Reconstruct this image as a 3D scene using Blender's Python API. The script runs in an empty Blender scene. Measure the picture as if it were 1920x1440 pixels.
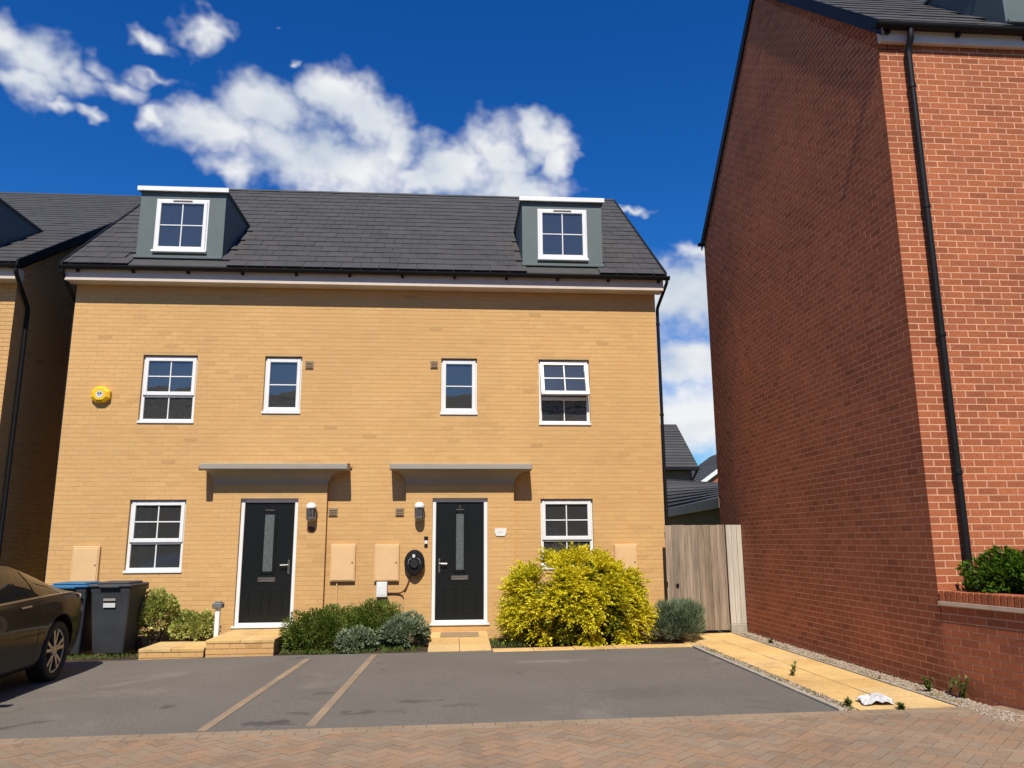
import bpy, math, random
import numpy as np
from mathutils import Vector, Matrix
R_ = random.Random(7)
rng = np.random.default_rng(11)
C = bpy.context.scene.collection
sc = bpy.context.scene

# ---------------------------------------------------------------- camera
F_PX, PITCH, YAW, ROLL = 1464.86, math.radians(11.3915), math.radians(4.4433), math.radians(-0.3682)
CAM = np.array([0.0, -13.6937, 1.3625])
_cy, _sy, _cp, _sp = math.cos(YAW), math.sin(YAW), math.cos(PITCH), math.sin(PITCH)
FW = np.array([_sy * _cp, _cy * _cp, _sp]); RT = np.array([_cy, -_sy, 0.0]); UP = np.cross(RT, FW)
_cr, _sr = math.cos(ROLL), math.sin(ROLL)
RT, UP = _cr * RT + _sr * UP, _cr * UP - _sr * RT
cd = bpy.data.cameras.new('camera'); cam = bpy.data.objects.new('camera', cd); C.objects.link(cam)
cd.sensor_width = 36; cd.lens = F_PX / 1920 * 36; cd.clip_end = 3000; cd.clip_start = .05
cam.matrix_world = Matrix(((RT[0], UP[0], -FW[0], CAM[0]), (RT[1], UP[1], -FW[1], CAM[1]), (RT[2], UP[2], -FW[2], CAM[2]), (0, 0, 0, 1)))
sc.camera = cam

# ---------------------------------------------------------------- sun, sky, exposure
SUN_E, SUN_A = math.radians(52.6), math.radians(4.5)      # elevation; degrees west (left) of straight behind the camera
SD = Vector((-math.sin(SUN_A) * math.cos(SUN_E), -math.cos(SUN_A) * math.cos(SUN_E), math.sin(SUN_E)))
sl = bpy.data.lights.new('sun', 'SUN'); sl.energy = 5.0; sl.angle = math.radians(.53); sl.color = (1, .93, .82)
so = bpy.data.objects.new('sun', sl); C.objects.link(so); so.rotation_euler = SD.to_track_quat('Z', 'Y').to_euler()
sc.view_settings.view_transform = 'Standard'; sc.view_settings.look = 'None'; sc.view_settings.gamma = 1
sc.view_settings.exposure = 0.4
sc.view_settings.use_curve_mapping = False
sc.cycles.use_denoising = True
sc.cycles.max_bounces = 6; sc.cycles.diffuse_bounces = 3; sc.cycles.glossy_bounces = 3; sc.cycles.transparent_max_bounces = 10
sc.cycles.sample_clamp_indirect = 6

world = bpy.data.worlds.new('World'); sc.world = world; world.use_nodes = True
def build_sky():
    nt = world.node_tree; nt.nodes.clear(); N = nt.nodes.new; L = nt.links.new
    def m(op, a, b=None, c=None, clamp=False):
        n = N('ShaderNodeMath'); n.operation = op; n.use_clamp = clamp
        for i, v in enumerate((a, b, c)):
            if v is None: continue
            if isinstance(v, (int, float)): n.inputs[i].default_value = v
            else: L(v, n.inputs[i])
        return n.outputs[0]
    sky = N('ShaderNodeTexSky'); sky.sky_type = 'NISHITA'; sky.sun_disc = False
    sky.sun_elevation = SUN_E; sky.sun_rotation = math.pi + SUN_A      # sun stands behind the camera (towards -y)
    sky.altitude = 50; sky.air_density = 1.0; sky.dust_density = .35; sky.ozone_density = 2.5
    hsv = N('ShaderNodeHueSaturation'); hsv.inputs['Saturation'].default_value = 1.38; hsv.inputs['Value'].default_value = 1.36
    hsv.inputs['Hue'].default_value = .508
    L(sky.outputs[0], hsv.inputs['Color'])
    tc = N('ShaderNodeTexCoord'); sep = N('ShaderNodeSeparateXYZ'); L(tc.outputs['Generated'], sep.inputs[0])
    az = m('ARCTAN2', sep.outputs[0], sep.outputs[1])          # 0 = straight over the houses, + to the right
    el = m('ARCSINE', sep.outputs[2])
    nz = N('ShaderNodeTexNoise'); nz.inputs['Scale'].default_value = 7; nz.inputs['Detail'].default_value = 6; nz.inputs['Roughness'].default_value = .58
    nz.inputs['Distortion'].default_value = .35
    mp = N('ShaderNodeMapping'); mp.inputs['Scale'].default_value = (1, 1, 1.45); L(tc.outputs['Generated'], mp.inputs[0]); L(mp.outputs[0], nz.inputs['Vector'])
    nf = N('ShaderNodeTexNoise'); nf.inputs['Scale'].default_value = 19; nf.inputs['Detail'].default_value = 3; nf.inputs['Roughness'].default_value = .6
    L(mp.outputs[0], nf.inputs['Vector'])
    wn = N('ShaderNodeTexNoise'); wn.inputs['Scale'].default_value = 8; wn.inputs['Detail'].default_value = 4; wn.inputs['Roughness'].default_value = .62; L(tc.outputs['Generated'], wn.inputs['Vector'])
    ws = N('ShaderNodeSeparateXYZ'); L(wn.outputs['Color'], ws.inputs[0])      # ragged edges: the cloud outlines are pushed about by noise
    az = m('ADD', az, m('MULTIPLY', m('SUBTRACT', ws.outputs[0], .5), .17)); el = m('ADD', el, m('MULTIPLY', m('SUBTRACT', ws.outputs[1], .5), .12))
    def ray(u, v):
        d = FW * F_PX + RT * (u - 960) - UP * (v - 720); d /= np.linalg.norm(d)
        return math.atan2(d[0], d[1]), math.asin(d[2])
    blobs = []
    for (u, v, ru, rv, k) in CLOUDS:
        a, e = ray(u, v); a2, _ = ray(u + ru, v); _, e2 = ray(u, v - rv)
        blobs.append((a, e, abs(a2 - a) * 1.15, abs(e2 - e) * 1.15, k))
    rr = random.Random(3)
    for i in range(8):                                          # the same fair-weather cumulus all round the sky
        a = math.radians(50 + i * 34 + rr.uniform(-8, 8)); e = math.radians(rr.uniform(8, 42))
        if a > math.pi: a -= 2 * math.pi
        blobs.append((a, e, rr.uniform(.1, .2), rr.uniform(.03, .06), 1.0))
    acc = None
    for a, e, ra, re, k in blobs:
        dx = m('DIVIDE', m('SUBTRACT', az, a), ra); dy = m('DIVIDE', m('SUBTRACT', el, e), re)
        q = m('MULTIPLY', m('SUBTRACT', 1.0, m('SQRT', m('ADD', m('MULTIPLY', dx, dx), m('MULTIPLY', dy, dy)))), k * 1.3)
        acc = q if acc is None else m('SMOOTH_MAX', acc, q, .12)
    acc = m('MAXIMUM', acc, -1.5)
    dens = m('ADD', acc, m('MULTIPLY', m('SUBTRACT', nz.outputs[0], .52), 2.2))
    dens = m('ADD', dens, m('MULTIPLY', m('SUBTRACT', nf.outputs[0], .5), 1.1))
    mr = N('ShaderNodeMapRange'); mr.interpolation_type = 'SMOOTHSTEP'; L(dens, mr.inputs[0])
    mr.inputs[1].default_value = -.05; mr.inputs[2].default_value = 1.15; mr.inputs[3].default_value = 0; mr.inputs[4].default_value = .97
    # cloud self-shading painted in by noise: greyer and whiter patches
    sh = N('ShaderNodeTexNoise'); sh.inputs['Scale'].default_value = 9; sh.inputs['Detail'].default_value = 3; L(mp.outputs[0], sh.inputs['Vector'])
    cr = N('ShaderNodeValToRGB'); L(sh.outputs[0], cr.inputs[0])
    cr.color_ramp.elements[0].position = .36; cr.color_ramp.elements[0].color = (8.4, 9.3, 10.4, 1)
    cr.color_ramp.elements[1].position = .6; cr.color_ramp.elements[1].color = (12.2, 12.3, 12.4, 1)
    mix = N('ShaderNodeMix'); mix.data_type = 'RGBA'; L(mr.outputs[0], mix.inputs['Factor'])
    tn = N('ShaderNodeMix'); tn.data_type = 'RGBA'; tn.blend_type = 'MULTIPLY'; tn.inputs['Factor'].default_value = 1; L(hsv.outputs[0], tn.inputs['A']); tn.inputs['B'].default_value = (.45, .95, 1.25, 1)
    L(tn.outputs['Result'], mix.inputs['A']); L(cr.outputs[0], mix.inputs['B'])
    bg = N('ShaderNodeBackground'); bg.inputs['Strength'].default_value = .056; L(mix.outputs['Result'], bg.inputs['Color'])
    out = N('ShaderNodeOutputWorld'); L(bg.outputs[0], out.inputs[0])
# clouds: (u, v, half width, half height) seen in the photograph, turned into directions on the sky
CLOUDS = [(45, 100, 105, 70, 1.1), (20, 140, 70, 50, 1), (125, 130, 70, 42, .8), (75, 186, 38, 20, .8), (140, 206, 34, 14, .7), (195, 118, 40, 24, .5),
          (335, 84, 64, 26, 1), (425, 56, 56, 40, .95), (295, 142, 75, 17, .6), (225, 152, 50, 24, .55),
          (292, 214, 44, 28, 1), (395, 244, 110, 60, 1.1), (520, 212, 115, 75, 1.15), (640, 185, 88, 62, 1.1), (700, 225, 78, 68, 1.1), (600, 300, 185, 78, 1.2), (440, 320, 90, 52, 1), (735, 285, 52, 52, .9),
          (790, 338, 66, 32, 1), (850, 318, 84, 56, 1.1), (930, 300, 80, 66, 1.1), (1000, 258, 64, 48, 1.1), (1040, 288, 36, 44, 1), (960, 345, 110, 44, 1.1), (570, 100, 18, 12, .8), (517, 38, 14, 9, .7),
          (1198, 398, 40, 11, .9), (1310, 478, 60, 30, 1.1), (1290, 570, 190, 95, 1.3), (1310, 690, 240, 62, .9), (1290, 800, 280, 90, 1.2)]
build_sky()
world.cycles.sampling_method = 'MANUAL'; world.cycles.sample_map_resolution = 512

# ---------------------------------------------------------------- helpers
WP = {}          # world position of every object built (no parent is ever rotated)
def G(x, y=0): return -.175 + .0089 * (max(-14, min(14, x)) - 3.5)
def px(p):
    d = np.asarray(p, float) - CAM; w = d @ FW
    return (960 + F_PX * (d @ RT) / w, 720 - F_PX * (d @ UP) / w, w)
def unz(u, v, z):
    d = FW * F_PX + RT * (u - 960) - UP * (v - 720); return CAM + d * (z - CAM[2]) / d[2]
def ung(u, v):
    p = unz(u, v, -.2)
    for _ in range(6): p = unz(u, v, G(p[0]))
    return p
def put(name, data, parent=None, at=(0, 0, 0)):
    o = bpy.data.objects.new(name, data); C.objects.link(o)
    at = Vector(at); WP[o.name] = at
    if parent is not None: o.parent = parent; o.location = at - WP[parent.name]
    else: o.location = at
    return o
def tag(o, label=None, cat=None, group=None, kind=None):
    if label: o['label'] = label
    if cat: o['category'] = cat
    if group: o['group'] = group
    if kind: o['kind'] = kind
    return o
def thing(name, at, label, cat, group=None):
    return tag(put(name, None, None, at), label, cat, group)

class MB:
    def __init__(s): s.v = []; s.f = []; s.mi = []; s.t = []; s.smooth = False
    def add(s, vs, fs, tone=.5, mi=0):
        b = len(s.v); s.v.extend([tuple(map(float, p)) for p in vs])
        s.f.extend([tuple(b + i for i in f) for f in fs]); s.mi.extend([mi] * len(fs)); s.t.extend([tone] * len(vs)); return s
    def box(s, x0, x1, y0, y1, z0, z1, tone=.5, mi=0, xf=None):
        vs = [(x, y, z) for z in (z0, z1) for y in (y0, y1) for x in (x0, x1)]
        if xf: vs = [xf(p) for p in vs]
        return s.add(vs, [(0, 2, 3, 1), (4, 5, 7, 6), (0, 1, 5, 4), (2, 6, 7, 3), (0, 4, 6, 2), (1, 3, 7, 5)], tone, mi)
    def bbox(s, x0, x1, y0, y1, z0, z1, b=.01, tone=.5, mi=0, xf=None):
        # box with chamfered edges
        X, Y, Z = (x0, x1), (y0, y1), (z0, z1); vs = []; idx = {}
        for i in (0, 1):
            for j in (0, 1):
                for k in (0, 1):
                    for a in range(3):
                        p = [X[i], Y[j], Z[k]]
                        for c, q in ((0, i), (1, j), (2, k)):
                            if c != a: p[c] += b if q == 0 else -b
                        idx[(i, j, k, a)] = len(vs); vs.append(tuple(p))
        fs = []
        I = lambda i, j, k, a: idx[(i, j, k, a)]
        for a, (p, q) in ((0, (1, 2)), (1, (0, 2)), (2, (0, 1))):
            for sgn in (0, 1):
                c = []
                for (u, w) in ((0, 0), (1, 0), (1, 1), (0, 1)):
                    t = [0, 0, 0]; t[a] = sgn; t[p] = u; t[q] = w; c.append(I(*t, a))
                fs.append(tuple(c))
        for a in range(3):
            p, q = [c for c in range(3) if c != a]
            for u in (0, 1):
                for w in (0, 1):
                    t0 = [0, 0, 0]; t0[p] = u; t0[q] = w; t1 = list(t0); t1[a] = 1
                    fs.append((I(*t0, p), I(*t1, p), I(*t1, q), I(*t0, q)))
        for i in (0, 1):
            for j in (0, 1):
                for k in (0, 1): fs.append((I(i, j, k, 0), I(i, j, k, 1), I(i, j, k, 2)))
        if xf: vs = [xf(v) for v in vs]
        return s.add(vs, fs, tone, mi)
    def poly(s, P, n, d, tone=.5, mi=0, back=False):
        # polygon P (3d points) extruded by d against its normal n
        n = np.asarray(n, float); P = [np.asarray(p, float) for p in P]; k = len(P)
        vs = P + [p - n * d for p in P]
        fs = [tuple(range(k))] + [(i, i + k, (i + 1) % k + k, (i + 1) % k) for i in range(k)]
        if back: fs.append(tuple(range(2 * k - 1, k - 1, -1)))
        return s.add(vs, fs, tone, mi)
    def tube(s, pts, r, seg=10, tone=.5, mi=0, cap=True):
        pts = [Vector(p) for p in pts]; n = len(pts); rs = r if hasattr(r, '__len__') else [r] * n
        vs = []; up = None
        for i, p in enumerate(pts):
            d = (pts[min(i + 1, n - 1)] - pts[max(i - 1, 0)]).normalized()
            a = d.cross(Vector((0, 0, 1))) if abs(d.z) < .95 else d.cross(Vector((0, 1, 0)))
            if up is not None:
                a = up - d * up.dot(d)
            a.normalize(); up = a; b = d.cross(a)
            for k in range(seg):
                t = 2 * math.pi * k / seg; vs.append(tuple(p + (a * math.cos(t) + b * math.sin(t)) * rs[i]))
        fs = [(i * seg + k, i * seg + (k + 1) % seg, (i + 1) * seg + (k + 1) % seg, (i + 1) * seg + k) for i in range(n - 1) for k in range(seg)]
        if cap: fs += [tuple(range(seg - 1, -1, -1)), tuple(range((n - 1) * seg, n * seg))]
        return s.add(vs, fs, tone, mi)
    def lathe(s, prof, at, axis='z', seg=20, tone=.5, mi=0):
        vs = []; fs = []; n = len(prof)
        for r, h in prof:
            for k in range(seg):
                t = 2 * math.pi * k / seg; a, b = r * math.cos(t), r * math.sin(t)
                p = {'z': (a, b, h), 'y': (a, h, b), 'x': (h, a, b)}[axis]
                vs.append((p[0] + at[0], p[1] + at[1], p[2] + at[2]))
        for i in range(n - 1):
            for k in range(seg): fs.append((i * seg + k, i * seg + (k + 1) % seg, (i + 1) * seg + (k + 1) % seg, (i + 1) * seg + k))
        fs += [tuple(range(seg - 1, -1, -1)), tuple(range((n - 1) * seg, n * seg))]
        return s.add(vs, fs, tone, mi)
    def mesh(s, name, mats, origin=(0, 0, 0)):
        me = bpy.data.meshes.new(name)
        o = np.asarray(origin, float); v = (np.asarray(s.v, float) - o) if s.v else np.zeros((0, 3))
        me.from_pydata(v.tolist(), [], s.f)
        for mm in (mats if isinstance(mats, (list, tuple)) else [mats]): me.materials.append(mm)
        if len(set(s.mi)) > 1: me.polygons.foreach_set('material_index', s.mi)
        at = me.attributes.new('tone', 'FLOAT', 'POINT'); at.data.foreach_set('value', s.t)
        if s.smooth: me.polygons.foreach_set('use_smooth', [True] * len(s.f))
        me.update(); return me
    def build(s, name, mats, parent=None, normals=True):
        v = np.asarray(s.v); lo, hi = v.min(0), v.max(0); org = ((lo[0] + hi[0]) / 2, (lo[1] + hi[1]) / 2, lo[2])
        me = s.mesh(name, mats, org)
        if normals:
            import bmesh
            b = bmesh.new(); b.from_mesh(me); bmesh.ops.recalc_face_normals(b, faces=b.faces); b.to_mesh(me); b.free()
        return put(name, me, parent, org)

def smooth_by_angle(o, deg=40):
    me = o.data; me.polygons.foreach_set('use_smooth', [True] * len(me.polygons))
    try: me.set_sharp_from_angle(angle=math.radians(deg))
    except Exception: pass

# ---------------------------------------------------------------- materials
MT = {}
def mat(name, cols, rough=.8, nscale=6, namp=.2, bump=0, bscale=80, spec=.4, metal=0, coat=0, trans=0, fine=0, fscale=120, stains=None, stretch=None, spots=None):
    """cols: one colour, or a list of colours picked by each piece's own 'tone'."""
    mm = bpy.data.materials.new(name); mm.use_nodes = True; nt = mm.node_tree; N = nt.nodes.new; L = nt.links.new
    bs = nt.nodes['Principled BSDF']; geo = N('ShaderNodeNewGeometry'); POS = geo.outputs['Position']
    if stretch:
        mp = N('ShaderNodeMapping'); mp.inputs['Scale'].default_value = stretch; L(POS, mp.inputs[0]); POS = mp.outputs[0]
    if isinstance(cols[0], (int, float)): cols = [cols]
    cols = [tuple(v * .86 for v in c) for c in cols]
    if len(cols) == 1:
        rgb = N('ShaderNodeRGB'); rgb.outputs[0].default_value = (*cols[0], 1); col = rgb.outputs[0]
    else:
        at = N('ShaderNodeAttribute'); at.attribute_name = 'tone'; rp = N('ShaderNodeValToRGB'); L(at.outputs['Fac'], rp.inputs[0])
        e = rp.color_ramp.elements
        for i, c in enumerate(cols):
            x = i / (len(cols) - 1)
            el = e[0] if i == 0 else e[-1] if i == len(cols) - 1 else e.new(x)
            el.position = x; el.color = (*c, 1)
        col = rp.outputs[0]
    def vary(col, scale, amp, detail=5):
        n = N('ShaderNodeTexNoise'); n.inputs['Scale'].default_value = scale; n.inputs['Detail'].default_value = detail; L(POS, n.inputs['Vector'])
        r = N('ShaderNodeMapRange'); L(n.outputs[0], r.inputs[0]); r.inputs[1].default_value = .3; r.inputs[2].default_value = .7
        r.inputs[3].default_value = 1 - amp; r.inputs[4].default_value = 1 + amp
        x = N('ShaderNodeMix'); x.data_type = 'RGBA'; x.blend_type = 'MULTIPLY'; x.inputs['Factor'].default_value = 1
        L(col, x.inputs['A']); L(r.outputs[0], x.inputs['B']); return x.outputs['Result'], n
    if namp: col, _ = vary(col, nscale, namp)
    if fine: col, _ = vary(col, fscale, fine, 3)
    if stains:
        for (scol, sscale, lo, hi, k) in stains:
            n = N('ShaderNodeTexNoise'); n.inputs['Scale'].default_value = sscale; n.inputs['Detail'].default_value = 6; n.inputs['Distortion'].default_value = .6; L(geo.outputs['Position'], n.inputs['Vector'])
            r = N('ShaderNodeMapRange'); r.interpolation_type = 'SMOOTHSTEP'; L(n.outputs[0], r.inputs[0]); r.inputs[1].default_value = lo; r.inputs[2].default_value = hi; r.inputs[3].default_value = 0; r.inputs[4].default_value = k
            x = N('ShaderNodeMix'); x.data_type = 'RGBA'; L(r.outputs[0], x.inputs['Factor']); L(col, x.inputs['A']); x.inputs['B'].default_value = (*scol, 1); col = x.outputs['Result']
    if spots:                      # oil drips and damp marks at fixed places on the surface
        n = N('ShaderNodeTexNoise'); n.inputs['Scale'].default_value = 7; n.inputs['Detail'].default_value = 5; L(geo.outputs['Position'], n.inputs['Vector'])
        for (sx, sy, rx, ry, k, scol) in spots:
            mp = N('ShaderNodeMapping'); mp.vector_type = 'POINT'; mp.inputs['Scale'].default_value = (1 / rx, 1 / ry, 0); mp.inputs['Location'].default_value = (-sx / rx, -sy / ry, 0); L(geo.outputs['Position'], mp.inputs[0])
            ln = N('ShaderNodeVectorMath'); ln.operation = 'LENGTH'; L(mp.outputs[0], ln.inputs[0])
            ad = N('ShaderNodeMath'); ad.operation = 'MULTIPLY_ADD'; L(n.outputs[0], ad.inputs[0]); ad.inputs[1].default_value = -3.2; L(ln.outputs['Value'], ad.inputs[2])
            r = N('ShaderNodeMapRange'); r.interpolation_type = 'SMOOTHSTEP'; L(ad.outputs[0], r.inputs[0]); r.inputs[1].default_value = -1.15; r.inputs[2].default_value = -.55; r.inputs[3].default_value = k; r.inputs[4].default_value = 0
            x = N('ShaderNodeMix'); x.data_type = 'RGBA'; L(r.outputs[0], x.inputs['Factor']); L(col, x.inputs['A']); x.inputs['B'].default_value = (*scol, 1); col = x.outputs['Result']
    L(col, bs.inputs['Base Color'])
    bs.inputs['Roughness'].default_value = rough; bs.inputs['Specular IOR Level'].default_value = spec; bs.inputs['Metallic'].default_value = metal
    bs.inputs['Coat Weight'].default_value = coat; bs.inputs['Coat Roughness'].default_value = .04
    if bump:
        n = N('ShaderNodeTexNoise'); n.inputs['Scale'].default_value = bscale; n.inputs['Detail'].default_value = 4; L(geo.outputs['Position'], n.inputs['Vector'])
        b = N('ShaderNodeBump'); b.inputs['Strength'].default_value = .6; b.inputs['Distance'].default_value = bump; L(n.outputs[0], b.inputs['Height']); L(b.outputs[0], bs.inputs['Normal'])
    if trans:
        tr = N('ShaderNodeBsdfTranslucent'); L(col, tr.inputs['Color']); ms = N('ShaderNodeMixShader'); ms.inputs[0].default_value = trans
        L(bs.outputs[0], ms.inputs[1]); L(tr.outputs[0], ms.inputs[2]); L(ms.outputs[0], nt.nodes['Material Output'].inputs['Surface'])
    MT[name] = mm; return mm
def glass_mat(name, ior=2.4, tint=(.62, .68, .72), ripple=.0025, haze=.06):
    mm = bpy.data.materials.new(name); mm.use_nodes = True; nt = mm.node_tree; N = nt.nodes.new; L = nt.links.new
    nt.nodes.remove(nt.nodes['Principled BSDF'])
    fr = N('ShaderNodeFresnel'); fr.inputs['IOR'].default_value = ior
    tr = N('ShaderNodeBsdfTransparent'); tr.inputs['Color'].default_value = (*tint, 1)
    gl = N('ShaderNodeBsdfGlossy'); gl.inputs['Roughness'].default_value = .015
    n = N('ShaderNodeTexNoise'); n.inputs['Scale'].default_value = 2.2; geo = N('ShaderNodeNewGeometry'); L(geo.outputs['Position'], n.inputs['Vector'])
    b = N('ShaderNodeBump'); b.inputs['Distance'].default_value = ripple; b.inputs['Strength'].default_value = 1; L(n.outputs[0], b.inputs['Height']); L(b.outputs[0], gl.inputs['Normal'])
    mx = N('ShaderNodeMixShader'); L(fr.outputs[0], mx.inputs[0]); L(tr.outputs[0], mx.inputs[1]); L(gl.outputs[0], mx.inputs[2])
    df = N('ShaderNodeBsdfDiffuse'); df.inputs['Color'].default_value = (.5, .5, .48, 1); dm = N('ShaderNodeMixShader'); dm.inputs[0].default_value = haze     # grey haze painted over the glass to lighten its dark reflection
    L(mx.outputs[0], dm.inputs[1]); L(df.outputs[0], dm.inputs[2]); L(dm.outputs[0], nt.nodes['Material Output'].inputs['Surface']); MT[name] = mm; return mm

TAR = [(-1.62, -6.05, .24, .14, .7, (.045, .04, .038)), (-1.42, -5.7, .12, .09, .5, (.05, .045, .04)), (-.75, -5.75, .3, .12, .55, (.05, .045, .04)), (-.35, -5.3, .25, .1, .5, (.05, .045, .04)), (.1, -5.55, .2, .1, .35, (.05, .045, .04)), (-1.35, -4.7, .15, .1, .4, (.05, .045, .04)), (1.9, -5.2, .6, .35, .3, (.08, .07, .065)), (1.3, -2.9, .5, .12, .3, (.26, .235, .2)), (-3.4, -4.3, .5, .3, .25, (.2, .18, .15))]
mat('buff_brick', [(.46, .262, .108), (.595, .355, .142), (.615, .37, .150), (.635, .387, .158), (.61, .352, .143), (.65, .40, .168)], .9, .55, .07, bump=.002, bscale=150, spec=.2, fine=.09, fscale=60, stains=[((.42, .26, .12), .8, .62, .80, .28), ((.70, .48, .26), 1.7, .66, .80, .3)])
mat('buff_mortar', (.55, .36, .17), .95, 3, .1, spec=.1)
mat('red_brick', [(.28, .086, .040), (.34, .104, .045), (.375, .116, .050), (.395, .124, .053), (.35, .106, .050), (.425, .134, .056)], .88, .8, .16, bump=.003, bscale=120, spec=.2, fine=.16, fscale=45, stains=[((.42, .30, .23), 2.3, .68, .78, .4)])
mat('red_mortar', (.66, .37, .23), .95, 4, .2, spec=.1)
mat('roof_tile', [(.048, .046, .047), (.052, .050, .050), (.056, .053, .053), (.053, .052, .053), (.060, .056, .055)], .75, 2.5, .12, bump=.002, bscale=90, spec=.35, fine=.12, fscale=40)
mat('black_plastic', (.010, .010, .011), .5, 4, .15, spec=.22)
mat('fascia_paint', (.62, .53, .45), .6, 3, .08, spec=.3)
mat('red_fascia', (.66, .57, .51), .55, 3, .08, spec=.3)
mat('upvc_white', (.80, .80, .79), .32, 3, .04, spec=.5)
mat('dormer_grey', (.105, .135, .135), .55, 3, .08, spec=.35)
mat('canopy_grey', (.33, .295, .245), .5, 3, .06, spec=.35)
mat('door_black', (.007, .009, .009), .32, 30, .1, bump=.0006, bscale=60, spec=.45)
mat('chrome', (.62, .62, .6), .25, 5, .05, metal=1)
mat('door_glass', (.10, .115, .115), .35, 40, .25, spec=.6, bump=.002, bscale=70)
mat('room', (.62, .60, .57), .9, 2, .1, spec=.1)
mat('blind', (.6, .6, .6), .7, 5, .05)
mat('meter_box', (.72, .47, .235), .55, 4, .04, spec=.35)
mat('white_plastic', (.75, .75, .72), .4, 6, .05)
mat('vent_tan', (.30, .21, .12), .7, 10, .1)
mat('tarmac', (.142, .126, .109), .92, .9, .08, bump=.006, bscale=120, spec=.25, fine=.3, fscale=75, spots=TAR, stains=[((.05, .045, .042), 1.15, .665, .74, .75), ((.20, .18, .155), .7, .6, .75, .5)])
mat('block_paver', [(.225, .162, .112), (.255, .174, .115), (.285, .187, .118), (.30, .187, .114), (.27, .197, .133), (.242, .182, .127), (.285, .207, .138)], .9, 1.6, .13, bump=.003, bscale=170, spec=.25, fine=.16, fscale=80)
mat('edge_paver', [(.25, .185, .125), (.295, .215, .142), (.27, .20, .136)], .9, 1.6, .12, bump=.003, bscale=170, spec=.25, fine=.12, fscale=80)
mat('sand', (.15, .115, .085), .95, 12, .2, spec=.1)
mat('path_slab', [(.56, .36, .14), (.62, .405, .16), (.66, .44, .18), (.60, .42, .20)], .9, 1.3, .12, bump=.003, bscale=60, spec=.2, fine=.16, fscale=40, stains=[((.36, .20, .075), 1.6, .52, .72, .65), ((.30, .25, .15), 5, .62, .74, .5)])
mat('concrete', (.36, .32, .26), .92, 6, .15, bump=.002, bscale=120, spec=.2, fine=.12)
mat('pebble', [(.16, .13, .10), (.30, .25, .19), (.42, .35, .27), (.24, .16, .11)], .8, 20, .1, spec=.3)
mat('soil', (.065, .046, .03), .97, 5, .35, bump=.02, bscale=25, spec=.1, fine=.3, fscale=60)
mat('earth', (.16, .17, .09), .97, .8, .3, bump=.02, bscale=6, spec=.1, fine=.2)
mat('gate_wood', [(.21, .16, .112), (.27, .205, .148), (.32, .25, .185), (.24, .19, .142)], .85, 14, .3, spec=.2, fine=.2, fscale=60, stretch=(1, 1, .06))
mat('gate_pale', (.50, .45, .37), .85, 14, .16, spec=.2, fine=.1, fscale=60, stretch=(1, 1, .06))
mat('stone', (.55, .42, .31), .85, 6, .12, spec=.2)
mat('rubber', (.015, .015, .015), .7, 8, .1, spec=.3)
mat('alarm_yellow', (.85, .50, .012), .35, 4, .03, spec=.5)
glass_mat('window_glass')
glass_mat('lamp_glass', 1.5, (.75, .75, .72))
# ---------------------------------------------------------------- bricks and tiles
def cut_intervals(a, b, holes):
    out = [(a, b)]
    for h0, h1 in holes:
        nx = []
        for p, q in out:
            if h1 <= p or h0 >= q: nx.append((p, q)); continue
            if h0 > p: nx.append((p, h0))
            if h1 < q: nx.append((h1, q))
        out = nx
    return out
def clip_poly(P, a, b, c):
    """keep the part of polygon P (2d) where a*x + b*y <= c"""
    out = []
    for i in range(len(P)):
        p, q = P[i], P[(i + 1) % len(P)]; dp, dq = a * p[0] + b * p[1] - c, a * q[0] + b * q[1] - c
        if dp <= 0: out.append(p)
        if dp * dq < 0:
            t = dp / (dp - dq); out.append((p[0] + (q[0] - p[0]) * t, p[1] + (q[1] - p[1]) * t))
    return out
def poly_area(P): return abs(sum(P[i][0] * P[(i + 1) % len(P)][1] - P[(i + 1) % len(P)][0] * P[i][1] for i in range(len(P)))) / 2
def brick_polys(u0, u1, z0, z1, holes=(), clips=(), zref=0, uref=0, phase=0, joint=.005):
    """stretcher bond; holes (u0,u1,z0,z1); clips (a,b,c): a*u+b*z<=c. Returns polygons in (u, z)."""
    out = []; k0 = math.floor((z0 - zref) / .075) - 1; k = k0
    while zref + k * .075 < z1:
        za, zb = zref + k * .075 + joint, zref + (k + 1) * .075 - joint
        za2, zb2 = max(za, z0), min(zb, z1); k += 1
        if zb2 - za2 < .012: continue
        hs = [(h[0], h[1]) for h in holes if h[2] < zb2 - .01 and h[3] > za2 + .01]
        off = uref + (.1125 if (k + phase) % 2 else 0)
        for p, q in cut_intervals(u0, u1, hs):
            n = math.floor((p - off) / .225)
            while off + n * .225 < q:
                a, b = max(p, off + n * .225 + (joint if off + n * .225 > p else 0)), min(q, off + (n + 1) * .225 - joint); n += 1
                if b - a < .015: continue
                P = [(a, za2), (b, za2), (b, zb2), (a, zb2)]
                for c in clips:
                    P = clip_poly(P, *c)
                    if len(P) < 3: break
                if len(P) >= 3 and poly_area(P) > .0005: out.append(P)
    return out
PIECE = {}
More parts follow.
